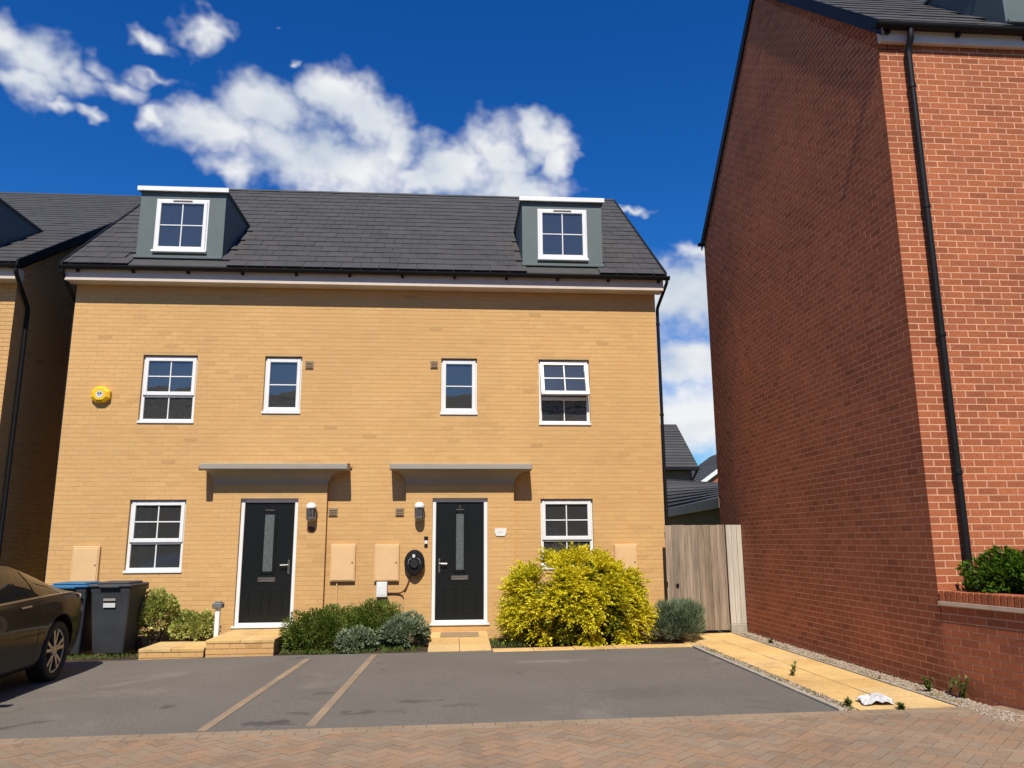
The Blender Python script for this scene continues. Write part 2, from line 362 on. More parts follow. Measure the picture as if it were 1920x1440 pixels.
def lay(parent, name, polys, frame, depth, material, singles=0, stuff_name=None, jitter=.0015, tones=8, tilt=.004, tone_fn=None):
    """polys in (u,v) of frame (origin, U, V, n); the `singles` largest in the picture become objects, the rest one 'stuff' part."""
    O, U, V, n = [np.asarray(a, float) for a in frame]
    info = []
    for P in polys:
        c = np.mean(P, axis=0); w = O + U * c[0] + V * c[1]
        q = [px(O + U * p[0] + V * p[1]) for p in P]
        seen = all(z > .3 for _, _, z in q) and any(-5 < a < 1925 and -5 < b < 1445 for a, b, _ in q)
        info.append((poly_area([(a, b) for a, b, _ in q]) if seen and np.dot(CAM - w, n) > 0 else 0, P, c, w))
    order = sorted(range(len(info)), key=lambda i: -info[i][0])
    pick = set(i for i in order[:singles] if info[i][0] > 0)
    mb = MB()
    for i, (ar, P, c, w) in enumerate(info):
        t = tone_fn(w) if tone_fn else R_.random()
        j = R_.uniform(0, jitter)
        if i in pick:
            t = min(tones - 1, int(t * tones)); tt = (t + .5) / tones
            key = (name, material.name, tuple(U), tuple(V), tuple((round(p[0] - c[0], 4), round(p[1] - c[1], 4)) for p in P), t, depth)
            if key not in PIECE:
                b = MB(); b.poly([U * (p[0] - c[0]) + V * (p[1] - c[1]) for p in P], n, depth, tt); PIECE[key] = b.mesh(name, material)
            put(name, PIECE[key], parent, Vector(w + n * j))
        else:
            tx, ty = R_.uniform(-tilt, tilt), R_.uniform(-tilt, tilt)
            mb.poly([O + U * p[0] + V * p[1] + n * (j + tx * (p[0] - c[0]) + ty * (p[1] - c[1])) for p in P], n, depth, t)
    if mb.v:
        o = mb.build(stuff_name or name + 's', material, parent, normals=False); o['kind'] = 'stuff'; return o
def wall_sheet(name, parent, x0, x1, z0, z1, y0, y1, holes, mats, reveal_mi=1):
    """wall slab between y0 (front) and y1, with real openings; front faces mats[0], reveals mats[1]"""
    xs = sorted({x0, x1, *[h[0] for h in holes], *[h[1] for h in holes]}); zs = sorted({z0, z1, *[h[2] for h in holes], *[h[3] for h in holes]})
    inside = lambda x, z: any(h[0] < x < h[1] and h[2] < z < h[3] for h in holes) or not (x0 < x < x1 and z0 < z < z1)
    mb = MB()
    for i in range(len(xs) - 1):
        for k in range(len(zs) - 1):
            a, b, c, d = xs[i], xs[i + 1], zs[k], zs[k + 1]; mx, mz = (a + b) / 2, (c + d) / 2
            if inside(mx, mz): continue
            mb.add([(a, y0, c), (b, y0, c), (b, y0, d), (a, y0, d)], [(0, 1, 2, 3)]); mb.add([(a, y1, c), (b, y1, c), (b, y1, d), (a, y1, d)], [(3, 2, 1, 0)])
            for (nx, nz, q) in ((a - .001, mz, [(a, c), (a, d)]), (b + .001, mz, [(b, d), (b, c)]), (mx, c - .001, [(b, c), (a, c)]), (mx, d + .001, [(a, d), (b, d)])):
                if inside(nx, nz): mb.add([(q[0][0], y0, q[0][1]), (q[1][0], y0, q[1][1]), (q[1][0], y1, q[1][1]), (q[0][0], y1, q[0][1])], [(0, 1, 2, 3)], mi=reveal_mi)
    return mb.build(name, mats, parent, normals=False)
def tile_polys(u0, u1, s0, s1, gauge, width, skip=()):
    out = []; k = 0; s = s0
    while s < s1 - .02:
        off = (k % 2) * width / 2; n = math.floor((u0 - off) / width)
        while off + n * width < u1:
            a, b = max(u0, off + n * width + .003), min(u1, off + (n + 1) * width - .003); n += 1
            if b - a < .03: continue
            c = (a + b) / 2, s + gauge / 2
            if any(q[0] < c[0] < q[1] and q[2] < c[1] < q[3] for q in skip): continue
            out.append([(a, s), (b, s), (b, min(s1, s + gauge + .03)), (a, min(s1, s + gauge + .03))])
        k += 1; s += gauge
    return out
def lay_tiles(parent, polys, O, U, S, n, material, singles):
    """tiles lie lapped: each dips a little towards its upper edge"""
    O, U, S, n = [np.asarray(a, float) for a in (O, U, S, n)]; tl = .036
    S2 = S - n * tl; S2 /= np.linalg.norm(S2); n2 = n + S * tl; n2 /= np.linalg.norm(n2)
    info = []
    for P in polys:
        w = O + U * (P[0][0] + P[1][0]) / 2 + S * P[0][1]
        q = [px(O + U * p[0] + S * p[1]) for p in P]
        seen = any(-5 < a < 1925 and -5 < b < 1445 for a, b, _ in q)
        info.append((poly_area([(a, b) for a, b, _ in q]) if seen else 0, P, w))
    pick = set(i for i in sorted(range(len(info)), key=lambda i: -info[i][0])[:singles] if info[i][0] > 0)
    mb = MB()
    for i, (ar, P, w) in enumerate(info):
        hw, l = (P[1][0] - P[0][0]) / 2, P[2][1] - P[0][1]; t = R_.random(); j = R_.uniform(.012, .0165)
        Q = [U * -hw, U * hw, U * hw + S2 * l, U * -hw + S2 * l]
        if i in pick:
            t = int(t * 8); key = ('tile', material.name, tuple(U), tuple(S), round(hw, 3), round(l, 3), t)
            if key not in PIECE:
                b = MB(); b.poly(Q, n2, .014, (t + .5) / 8); PIECE[key] = b.mesh('roof_tile', material)
            put('roof_tile', PIECE[key], parent, Vector(w + n * j))
        else: mb.poly([w + n * j + q for q in Q], n2, .014, t)
    if mb.v: o = mb.build('roof_tiles', material, parent, normals=False); o['kind'] = 'stuff'

# ---------------------------------------------------------------- house pieces
def ring(mb, x0, x1, z0, z1, w, y0, y1, xf=None, wb=None):
    wb = wb or w
    mb.bbox(x0, x0 + w, y0, y1, z0, z1, .006, xf=xf); mb.bbox(x1 - w, x1, y0, y1, z0, z1, .006, xf=xf)
    mb.bbox(x0 + w, x1 - w, y0 + .002, y1, z1 - w, z1, .006, xf=xf); mb.bbox(x0 + w, x1 - w, y0 + .002, y1, z0, z0 + wb, .006, xf=xf)
def room(parent, x0, x1, z0, z1, y0, depth=2.2, mg=(.35, .6, .25)):
    mb = MB(); a, b, c, d = x0 - mg[0], x1 + mg[0], z0 - mg[1], z1 + mg[2]; e = y0 + depth
    mb.add([(a, y0, c), (b, y0, c), (b, y0, d), (a, y0, d), (a, e, c), (b, e, c), (b, e, d), (a, e, d)], [(4, 5, 6, 7), (0, 1, 5, 4), (3, 7, 6, 2), (0, 4, 7, 3), (1, 2, 6, 5)])
    # the inner face of the outside wall, round the opening
    mb.add([(a, y0, c), (b, y0, c), (b, y0, z0), (a, y0, z0)], [(0, 1, 2, 3)]); mb.add([(a, y0, z1), (b, y0, z1), (b, y0, d), (a, y0, d)], [(0, 1, 2, 3)])
    mb.add([(a, y0, z0), (x0, y0, z0), (x0, y0, z1), (a, y0, z1)], [(0, 1, 2, 3)]); mb.add([(x1, y0, z0), (b, y0, z0), (b, y0, z1), (x1, y0, z1)], [(0, 1, 2, 3)])
    return mb.build('room', MT['room'], parent, normals=False)
def panes(parent, x0, x1, z0, z1, y, cols, rows, xf=None, bar=.02):
    for i in range(cols):
        for k in range(rows):
            a = x0 + (x1 - x0) * i / cols; b = x0 + (x1 - x0) * (i + 1) / cols; c = z0 + (z1 - z0) * k / rows; d = z0 + (z1 - z0) * (k + 1) / rows
            mb = MB(); P = [(a, y, c), (b, y, c), (b, y, d), (a, y, d)]
            if xf: P = [xf(p) for p in P]
            mb.add(P, [(0, 1, 2, 3)]); mb.build('pane', MT['window_glass'], parent, normals=False)
    for i in range(1, cols):
        a = x0 + (x1 - x0) * i / cols; mb = MB(); mb.bbox(a - bar / 2, a + bar / 2, y - .014, y + .012, z0, z1, .003, xf=xf); mb.build('glazing_bar', MT['upvc_white'], parent)
    for k in range(1, rows):
        c = z0 + (z1 - z0) * k / rows; mb = MB(); mb.bbox(x0, x1, y - .0115, y + .0095, c - bar / 2, c + bar / 2, .003, xf=xf); mb.build('glazing_bar', MT['upvc_white'], parent)
def window(house, x0, x1, z0, z1, y, kind, opened=0, sill=True, blind=None, back=.30, curtain=None):
    """y: front face of the frame. The frame is the part; sash, panes, bars and sill are its sub-parts."""
    mb = MB(); fw = .055
    ring(mb, x0, x1, z0, z1, fw, y, y + .07)
    split = None
    if kind == 'sash':
        split = z0 + (z1 - z0) * .40
        mb.bbox(x0 + fw, x1 - fw, y + .003, y + .07, split - .03, split + .03, .006)
    f = mb.build('window', MT['upvc_white'], house)
    lo = split + .03 if split else z0 + fw
    xf = None
    if opened:
        ca, sa = math.cos(opened), math.sin(opened); py, pz = y, z1 - fw
        xf = lambda p: (p[0], py + (p[1] - py) * ca + (p[2] - pz) * sa, pz + (p[2] - pz) * ca - (p[1] - py) * sa)
    s = MB(); a, b, c, d = x0 + fw - .028, x1 - fw + .028, lo - .028, z1 - fw + .028
    ring(s, a, b, c, d, .062, y - .022, y + .04, xf=xf, wb=.066)
    so_ = s.build('sash', MT['upvc_white'], f)
    panes(f, a + .06, b - .06, c + .064, d - .06, y + .012, 1 if kind == 'small' else 2, 2, xf)
    if split: panes(f, x0 + fw, x1 - fw, z0 + fw, split - .03, y + .03, 2, 1)
    tv = MB(); tv.bbox((x0 + x1) / 2 - .17, (x0 + x1) / 2 + .17, y - .036, y - .0205, z1 - .05, z1 - .03, .004)
    if kind == 'dormer': tv.build('trickle_vent', MT['canopy_grey'], f)
    if sill:
        q = MB(); q.bbox(x0 - .012, x1 + .012, y - .075, y + .001, z0 - .03, z0 + .012, .006); q.build('sill', MT['upvc_white'], f)
    room(f, x0, x1, z0, z1, y + back - .06, *((1.4, (.2, .05, .1)) if kind == 'dormer' else (2.2, (.35, .6, .25))))
    if curtain:
        for xa, sg in ((x0 - .02, 1), (x1 + .02, -1)):
            q = MB(); n = 15; vs = []
            for k in range(n):
                xx = xa + sg * curtain * k / (n - 1); yy = y + back + .06 + .025 * math.sin(k * 1.5)
                vs += [(xx, yy, z0 - .1), (xx, yy, z1 + .1)]
            q.add(vs, [(2 * k, 2 * k + 2, 2 * k + 3, 2 * k + 1) for k in range(n - 1)]); q.smooth = True; q.build('curtain', MT['blind'], f, normals=False)
    if blind:
        q = MB(); zz = z0 + .1
        while zz < z1 - .08:
            q.add([(x0 + .06, y + .12, zz), (x1 - .06, y + .12, zz), (x1 - .06, y + .135, zz + .022), (x0 + .06, y + .135, zz + .022)], [(0, 1, 2, 3)]); zz += .034
        q.build('blind', MT['blind'], f, normals=False)
    return f
def gutter(house, x0, x1, y, z, r=.058, brackets=(), fascia_y=None):
    mb = MB(); seg = 10; vs = []; fs = []
    for x in (x0, x1):
        for rr in (r, r - .008):
            for k in range(seg + 1):
                t = math.pi + math.pi * k / seg; vs.append((x, y + rr * math.cos(t), z + rr * math.sin(t)))
    n = seg + 1
    for k in range(seg):
        fs += [(k, k + 1, 2 * n + k + 1, 2 * n + k), (n + k, 3 * n + k, 3 * n + k + 1, n + k + 1), (k, n + k, n + k + 1, k + 1), (2 * n + k, 2 * n + k + 1, 3 * n + k + 1, 3 * n + k)]
    fs += [(0, 2 * n, 3 * n, n), (n - 1, 2 * n - 1, 4 * n - 1, 3 * n - 1)]
    mb.add(vs, fs)
    for x in (x0, x1): mb.poly([(x, y + r * math.cos(math.pi + math.pi * k / seg), z + r * math.sin(math.pi + math.pi * k / seg)) for k in range(n)], (1 if x == x1 else -1, 0, 0), .006, back=True)
    g = mb.build('gutter', MT['black_plastic'], house)
    smooth_by_angle(g)
    for x in brackets:
        q = MB(); q.box(x - .02, x + .02, y - .02, y + r + .012, z - r - .012, z - r + .02); q.box(x - .022, x + .022, y + .02, y + r + .014, z - r - .035, z - r - .01); q.build('bracket', MT['black_plastic'], g)
    return g
def downpipe(house, pts, r=.034, clips=()):
    mb = MB(); P = []
    pts = [Vector(p) for p in pts]
    for i, p in enumerate(pts):
        if 0 < i < len(pts) - 1:
            a = (pts[i - 1] - p); b = (pts[i + 1] - p); d = min(.07, a.length * .45, b.length * .45); a.normalize(); b.normalize()
            for t in (0, .25, .5, .75, 1): P.append((p + a * d) * (1 - t) ** 2 + p * 2 * t * (1 - t) + (p + b * d) * t ** 2)
        else: P.append(p)
    mb.tube(P, r, 12); mb.smooth = True
    o = mb.build('downpipe', MT['black_plastic'], house); smooth_by_angle(o, 50)
    for (x, y, z, ny) in clips:
        q = MB(); q.lathe([(r + .004, -.025), (r + .008, -.02), (r + .008, .02), (r + .004, .025)], (x, y, z), 'z', 14); q.build('clip', MT['black_plastic'], o)
    return o
def roof_frame(ye, ze, tan):
    c = 1 / math.sqrt(1 + tan * tan); return np.array([0, c, tan * c]), np.array([0, -tan * c, c])
def verge(house, x0, x1, ye, ze, yr, zr, yb, mname='black_plastic', h=.14):
    """capped verge up one slope and down the other, as one strip of boards"""
    mb = MB()
    for (ya, za, yb_, zb_) in ((ye, ze, yr, zr), (yb, ze - .06, yr, zr)):
        mb.add([(x, y, z + dz) for x in (x0, x1) for (y, z, dz) in ((ya, za, -h), (yb_, zb_, -h), (yb_, zb_, .035), (ya, za, .035))], [(0, 1, 2, 3), (7, 6, 5, 4), (3, 2, 6, 7), (1, 0, 4, 5), (0, 3, 7, 4), (1, 5, 6, 2)])
    return mb.build('verge', MT[mname], house)
def ridge_tiles(house, x0, x1, y, z, step=.45, r=.11):
    n = max(1, round((x1 - x0) / step)); st = (x1 - x0) / n; key = ('ridge', round(st, 4))
    if key not in PIECE:
        PIECE[key] = []
        for t in range(4):
            mb = MB(); vs = []
            for x in (-st / 2 + .0, st / 2 - .0):
                for rr in (r, r - .015):
                    for k in range(9): a = math.radians(20 + 140 * k / 8); vs.append((x, rr * math.cos(a), rr * math.sin(a)))
            fs = []
            for k in range(8): fs += [(k, k + 1, 18 + k + 1, 18 + k), (k, 9 + k, 10 + k, k + 1), (18 + k, 19 + k, 28 + k, 27 + k)]
            mb.add(vs, fs, .15 + .25 * t); PIECE[key].append(mb.mesh('ridge_tile', MT['roof_tile']))
    for i in range(n): put('ridge_tile', R_.choice(PIECE[key]), house, (x0 + (i + .5) * st, y, z - r * .5 + R_.uniform(-.002, .002)))
def dormer(house, x0, x1, yf, z0, z1, tan, ye, ze, wx0, wx1, wz0, wz1, built_window=True):
    """flat-roofed clad dormer; its cheeks run back into the roof"""
    holes = [(wx0, wx1, wz0, wz1)] if built_window else []
    d = wall_sheet('dormer', house, x0, x1, z0, z1, yf, yf + .12, holes, [MT['dormer_grey'], MT['dormer_grey']])
    yb = ye + (z1 - ze) / tan + .15
    for x, sx in ((x0, 1), (x1, -1)):
        mb = MB(); xa, xb = x, x + sx * .06
        mb.add([(xx, y, z) for xx in (xa, xb) for (y, z) in ((yf + .12, z0), (yf + .12, z1), (yb, z1))], [(0, 1, 2), (5, 4, 3), (0, 3, 4, 1), (1, 4, 5, 2), (2, 5, 3, 0)]); mb.build('cheek', MT['dormer_grey'], d)
    mb = MB(); mb.box(x0 - .04, x1 + .04, yf - .04, yb + .1, z1, z1 + .03); mb.build('flat_roof', MT['dormer_grey'], d)
    mb = MB(); mb.bbox(x0 - .055, x1 + .055, yf - .07, yf - .041, z1 - .012, z1 + .075, .005); mb.build('roof_edge', MT['upvc_white'], d)
    mb = MB(); mb.bbox(x0 - .02, x1 + .02, yf - .09, yf + .001, z0 - .03, z0 + .03, .01); mb.build('flashing', MT['dormer_grey'], d)
    if built_window: window(house, wx0, wx1, wz0, wz1, yf - .012, 'dormer', back=.24)
    return d
def pipe_box(mb, *a): mb.box(*a)
# ---------------------------------------------------------------- the pair of buff brick houses
HX0, HX1 = -6.609, 3.739
YE, ZE, TAN, YR = -.33, 6.135, .805, 3.85
ZR = ZE + TAN * (YR - YE); YB = 2 * YR - YE
S_UP, S_N = roof_frame(YE, ZE, TAN)
def gable_shell(house, x0, x1, y0, y1, z0, ze, yr, zr, m, t=.25, front=False):
    mb = MB()
    for xa, xb in ((x0, x0 + t), (x1 - t, x1)):
        prof = [(y0, z0), (y1, z0), (y1, ze), (yr, zr), (y0, ze)]
        mb.add([(x, y, z) for x in (xa, xb) for y, z in prof], [(0, 1, 2, 3, 4), (9, 8, 7, 6, 5)] + [(i, i + 5, (i + 1) % 5 + 5, (i + 1) % 5) for i in range(5)])
    mb.box(x0 + t, x1 - t, y1 - t, y1, z0, ze)
    if front: mb.box(x0 + t, x1 - t, y0, y0 + t, z0, ze)
    return mb.build('side_walls', m, house)
def roof_base(house, x0, x1, ye, ze, yr, zr, yb):
    mb = MB(); d = .05
    for a, b, c, e in ((ye + .03, ze, yr, zr), (yb - .03, ze, yr, zr)):
        mb.add([(x, y, z + dz) for x in (x0, x1) for y, z, dz in ((a, b, 0), (c, e, 0), (c, e, -d), (a, b, -d))], [(0, 1, 2, 3), (7, 6, 5, 4), (0, 4, 5, 1), (3, 2, 6, 7), (0, 3, 7, 4), (1, 5, 6, 2)])
    return mb.build('roof', MT['roof_tile'], house)

house = thing('semi_detached_house', (-1.46, 0, -.3), 'pair of buff brick semi-detached houses with two black doors and grey dormers', 'house')
wins = [(-5.378, -4.460, .884, 2.095), (1.550, 2.470, .884, 2.095), (-5.370, -4.448, 3.386, 4.592), (1.550, 2.470, 3.386, 4.592), (-3.293, -2.651, 3.563, 4.592), (-.205, .438, 3.563, 4.592)]
doors = [(-3.535, -2.583), (-.323, .622)]
bays = [(-3.995, -2.108), (-.775, 1.075)]
BAYZ = 2.33
main_holes = wins + [(a, b, .0, 2.10) for a, b in doors]
fw = wall_sheet('front_wall', house, HX0, HX1, -.35, 6.05, .0018, .30, main_holes, [MT['buff_mortar'], MT['buff_brick']])
polys = brick_polys(HX0, HX1, -.30, 5.86, holes=wins + [(a - .001, b + .001, -1, BAYZ) for a, b in bays], zref=-.016, uref=HX0)
def patchy(w):            # whole batches of bricks differ a little, as laid
    g = .5 + .28 * math.sin(w[0] * 1.7 + 2.1 * math.sin(w[2] * 1.3)) * math.sin(w[2] * 2.3 + w[0] * .6)
    t = R_.random()
    if t < .008 and w[2] > 2.6: return .08
    return min(.99, max(.14, g * .35 + t * .65))
BF = ((0, 0, 0), (1, 0, 0), (0, 0, 1), (0, -1, 0))
for i, (b0, b1) in enumerate(bays):
    d0, d1 = doors[i]
    wall_sheet('porch_wall', house, b0, b1, -.35, BAYZ, -.1008, .0015, [(d0, d1, 0, 2.10)], [MT['buff_mortar'], MT['buff_brick']])
porch = []
for i, (b0, b1) in enumerate(bays):
    porch += [[(p[0], p[1], 1) for p in P] for P in brick_polys(b0, b1, -.30, BAYZ, holes=[(*doors[i], 0, 2.10)], zref=-.016, uref=b0)]
lay(house, 'brick', [[(a, b) for a, b, _ in P] for P in porch], ((0, -.1025, 0), BF[1], BF[2], BF[3]), .006, MT['buff_brick'], 120, 'porch_bricks', jitter=.0008, tilt=.002, tone_fn=patchy)
lay(house, 'brick', polys, BF, .006, MT['buff_brick'], 180, 'wall_bricks', jitter=.0008, tilt=.002, tone_fn=patchy)
gable_shell(house, HX0 + .002, HX1 - .002, .302, YB - .33, -.35, 6.0, YR, ZR - .2, MT['buff_brick'])
roof_base(house, HX0 - .12, HX1 + .12, YE, ZE, YR, ZR, YB)
DORM = [(-5.65, -4.15, -5.362, -4.435), (1.272, 2.775, 1.562, 2.492)]
skips = [(d[0] - .02 - 0, d[1] + .02, (.30) / (1 / math.sqrt(1 + TAN * TAN)) - .3, 2.05) for d in DORM]
tp = tile_polys(HX0 - .12, HX1 + .12, 0, (YR - YE) * math.sqrt(1 + TAN * TAN) - .03, .298, .332, skips)
lay_tiles(house, tp, (0, YE, ZE), (1, 0, 0), S_UP, S_N, MT['roof_tile'], 300)
ridge_tiles(house, HX0 - .12, HX1 + .12, YR, ZR - .035)
verge(house, HX1 + .121, HX1 + .155, YE - .01, ZE, YR, ZR, YB)
verge(house, HX0 - .155, HX0 - .121, YE - .01, ZE, YR, ZR, YB)
mb = MB(); mb.bbox(HX0 - .10, HX1 + .10, -.26, -.0065, 5.845, 6.075, .006); mb.build('fascia', MT['fascia_paint'], house)
gutter(house, HX0 - .17, HX1 + .20, -.326, 6.085, .062, brackets=[HX0 + .12 + .93 * k for k in range(12)])
downpipe(house, [(HX1 + .15, -.325, 6.06), (HX1 + .15, -.325, 5.98), (HX1 + .055, .07, 5.60), (HX1 + .055, .07, -.15)], .03, [(HX1 + .055, .07, z, 0) for z in (5.3, 3.6, 1.9)])
downpipe(house, [(HX0 - .12, -.325, 6.06), (HX0 - .12, -.325, 5.98), (HX0 - .05, .12, 5.55), (HX0 - .05, .12, -.2)], .03)
for d in DORM: dormer(house, d[0], d[1], -.02, 6.36, 7.635, TAN, YE, ZE, d[2], d[3], 6.485, 7.49)
kinds = ['sash', 'sash', 'sash', 'sash', 'small', 'small']
for i, w in enumerate(wins):
    window(house, *w[:2], w[2] + .03, w[3] - .012, .055, kinds[i], opened=math.radians(19) if i == 3 else 0, blind=(i in (1, 3)), curtain={0: .2, 2: .16}.get(i))
# things standing on the first-floor bathroom window boards
for x, r, h, lb in ((-4.72, .034, .15, 'taller of two white bottles inside the upper window beside the yellow alarm'), (-4.64, .028, .11, 'shorter of two white bottles inside the upper window beside the yellow alarm'), (-4.98, .032, .07, 'low white pot alone inside the upper window beside the yellow alarm')):
    mb = MB(); mb.lathe([(r, 0), (r, h * .75), (r * .45, h * .82), (r * .45, h)], (x, .18, 3.48), 'z', 10)
    tag(mb.build('bottle', MT['white_plastic']), lb, 'bottle', 'bottles on the upper window board')
# doors
for i, (d0, d1) in enumerate(doors):
    mb = MB(); yd = -.05
    mb.bbox(d0, d0 + .062, yd, yd + .09, 0.03, 2.10, .006); mb.bbox(d1 - .062, d1, yd, yd + .09, 0.03, 2.10, .006); mb.bbox(d0 + .062, d1 - .062, yd + .002, yd + .09, 2.035, 2.10, .006)
    fr = mb.build('door_frame', MT['upvc_white'], house)
    mb = MB(); mb.bbox(d0 - .03, d1 + .03, yd - .075, yd + .10, -.004, .03, .006); mb.bbox(d0 + .062, d1 - .062, yd + .005, yd + .08, .03, .075, .006); mb.build('threshold', MT['upvc_white'], fr)
    mb = MB(); mb.bbox(d0 - .02, d1 + .02, yd - .04, yd + .1, -.14, -.005, .003); mb.build('plinth', MT['vent_tan'], fr)
    a, b = d0 + .066, d1 - .066; yl = yd + .022
    g0, g1, h0, h1 = (a + b) / 2 - .125, (a + b) / 2 + .125, .90, 1.86
    if i == 1: g0, g1 = (a + b) / 2 - .11, (a + b) / 2 + .11
    gx0, gx1 = g0 + .045, g1 - .045
    mb = MB()     # leaf with a raised moulding round the glass and two lower panels
    for x0, x1, z0, z1 in ((a, gx0, .08, 2.03), (gx1, b, .08, 2.03), (gx0, gx1, .08, h0), (gx0, gx1, h1, 2.03)): mb.box(x0, x1, yl, yl + .04, z0, z1)
    for x0, x1, z0, z1 in ((a + .12, (a + b) / 2 - .05, .2, .62), ((a + b) / 2 + .05, b - .12, .2, .62)): ring(mb, x0, x1, z0, z1, .03, yl - .008, yl + .002)
    ring(mb, g0, g1, h0 - .045, h1 + .045, .045, yl - .016, yl + .002)
    leaf = mb.build('door', MT['door_black'], house)
    mb = MB(); mb.box(gx0, gx1, yl + .012, yl + .02, h0, h1); mb.build('pane', MT['door_glass'], leaf)
    mb = MB(); mb.bbox((a + b) / 2 - .145, (a + b) / 2 + .145, yl - .014, yl + .001, .735, .80, .005); mb.bbox((a + b) / 2 - .11, (a + b) / 2 + .11, yl - .02, yl - .012, .748, .787, .004); mb.build('letter_plate', MT['chrome'], leaf)
    hx = b - .06 if i == 0 else a + .06; s = -1 if i == 0 else 1
    mb = MB(); mb.bbox(hx - .017, hx + .017, yl - .012, yl + .001, .86, 1.08, .005); mb.tube([(hx, yl - .01, 1.0), (hx, yl - .05, 1.0), (hx + s * .03, yl - .055, 1.0), (hx + s * .13, yl - .052, .998)], .011, 8); mb.build('handle', MT['chrome'], leaf)
    if i == 1:
        mb = MB(); mb.bbox((a + b) / 2 - .012, (a + b) / 2 + .012, yl - .02, yl + .001, 1.93, 1.98, .004); mb.bbox((a + b) / 2 - .07, (a + b) / 2 + .07, yl - .022, yl - .008, 1.90, 1.915, .003); mb.build('knocker', MT['chrome'], leaf)
    else:
        mb = MB(); mb.bbox((a + b) / 2 - .08, (a + b) / 2 + .08, yl - .022, yl - .008, 1.90, 1.915, .003); mb.build('knocker', MT['chrome'], leaf)
# canopies over the doors: moulded slab with a coved underside that dies into the porch
for i, (b0, b1) in enumerate(bays):
    c0, c1 = ((-4.165, -1.745), (-1.04, 1.37))[i]
    mb = MB(); mb.bbox(c0, c1, -.40, .002, 2.565, 2.665, .012)
    mb.add([(c0 + .01, -.39, 2.664), (c1 - .01, -.39, 2.664), (c1 - .01, .0, 2.70), (c0 + .01, .0, 2.70)], [(0, 1, 2, 3)])
    vs = []; n = 9
    for k in range(n):
        t = math.pi / 2 * k / (n - 1); q = math.sin(t); z = 2.566 - .236 * (1 - math.cos(t))
        x0 = c0 + .02 + (b0 - .005 - c0 - .02) * q; x1 = c1 - .02 + (b1 + .005 - c1 + .02) * q; y = -.375 + (.375 - .118) * q
        vs += [(x0, 0, z), (x0, y, z), (x1, y, z), (x1, 0, z)]
    fs = [(4 * k + j, 4 * k + j + 1, 4 * k + j + 5, 4 * k + j + 4) for k in range(n - 1) for j in range(3)] + [(4 * n - 4, 4 * n - 3, 4 * n - 2, 4 * n - 1)]
    mb.add(vs, fs); cn = mb.build('porch_canopy', MT['canopy_grey'], house); smooth_by_angle(cn, 35)
    mb = MB(); mb.bbox(c0 - (.13 if i == 0 else .03), c1 + .03, -.03, .001, 2.615, 2.655, .004); mb.build('flashing', MT['vent_tan'], cn)
# meter boxes, vents, marker of the wall
def meter_box(x0, x1, z0, z1):
    mb = MB(); mb.bbox(x0, x1, -.055, .001, z0, z1, .008); o = mb.build('meter_box', MT['meter_box'], house)
    mb = MB(); mb.bbox(x0 + .02, x1 - .02, -.064, -.054, z0 + .02, z1 - .035, .006); mb.build('door', MT['meter_box'], o)
    mb = MB(); mb.lathe([(.012, 0), (.012, .004)], (x1 - .05, -.0685, (z0 + z1) / 2), 'y', 10); mb.build('lock', MT['black_plastic'], o)
for a in ((-6.20, -5.77, .715, 1.332), (-2.02, -1.605, .721, 1.338), (-1.287, -.872, .716, 1.334), (2.823, 3.218, .70, 1.30)): meter_box(*a)
def vent(x0, x1, z0, z1):
    mb = MB(); mb.bbox(x0, x1, -.02, .001, z0, z1, .004)
    for k in range(4):
        z = z0 + .02 + (z1 - z0 - .03) * k / 4; mb.box(x0 + .015, x1 - .015, -.03, -.019, z, z + .014)
    mb.build('vent', MT['vent_tan'], house)
for a in ((-2.085, -1.935, 1.80, 1.945), (-.955, -.81, 1.80, 1.945), (-2.59, -2.45, 4.37, 4.51), (-.395, -.265, 4.40, 4.54)): vent(*a)
mb = MB(); mb.tube([(-1.90, -.016, .722), (-1.90, -.016, -.2)], .011, 8); mb.build('service_pipe', MT['meter_box'], house)

# ---------------------------------------------------------------- the neighbouring buff house on the left
nb = thing('neighbouring_house', (-10.5, 0, -.3), 'buff brick house at the left edge behind the dark car', 'house')
NX1, NX0 = -7.62, -14.0
NTAN, NYR = .625, 6.9; NZR = ZE + NTAN * (NYR - YE); NYB = 2 * NYR - YE; NS, NN = roof_frame(YE, ZE, NTAN)
wall_sheet('front_wall', nb, NX0, NX1, -.35, 6.05, .004, .3, [], [MT['buff_mortar'], MT['buff_brick']])
lay(nb, 'brick', brick_polys(-10.5, NX1, -.3, 5.86, zref=-.016, uref=NX1), BF, .006, MT['buff_brick'], 60, 'wall_bricks', tone_fn=patchy)
gable_shell(nb, NX0, NX1 - .006, .302, NYB - .33, -.35, 6.0, NYR, NZR - .2, MT['buff_mortar'])
bp = brick_polys(0, NYB - .33, -.3, 10.4, zref=-.016, uref=0, phase=1, clips=[(-NTAN, 1, 6.1), (NTAN, 1, 6.1 + NTAN * 2 * NYR)])
lay(nb, 'brick', bp, ((NX1, 0, 0), (0, 1, 0), (0, 0, 1), (1, 0, 0)), .006, MT['buff_brick'], 0, 'side_bricks', tone_fn=patchy)
roof_base(nb, NX0 - .12, NX1 + .12, YE, ZE, NYR, NZR, NYB)
NDX = (-9.93, -8.43)
lay_tiles(nb, tile_polys(-13.2, NX1 + .12, 0, (NYR - YE) * math.sqrt(1 + NTAN * NTAN) - .03, .298, .332, [(NDX[0], NDX[1], .1, 2.3)]), (0, YE, ZE), (1, 0, 0), NS, NN, MT['roof_tile'], 150)
ridge_tiles(nb, NX0, NX1 + .12, NYR, NZR - .045)
verge(nb, NX1 + .121, NX1 + .155, YE - .01, ZE, NYR, NZR, NYB)
mb = MB()   # boarded underside of the verge
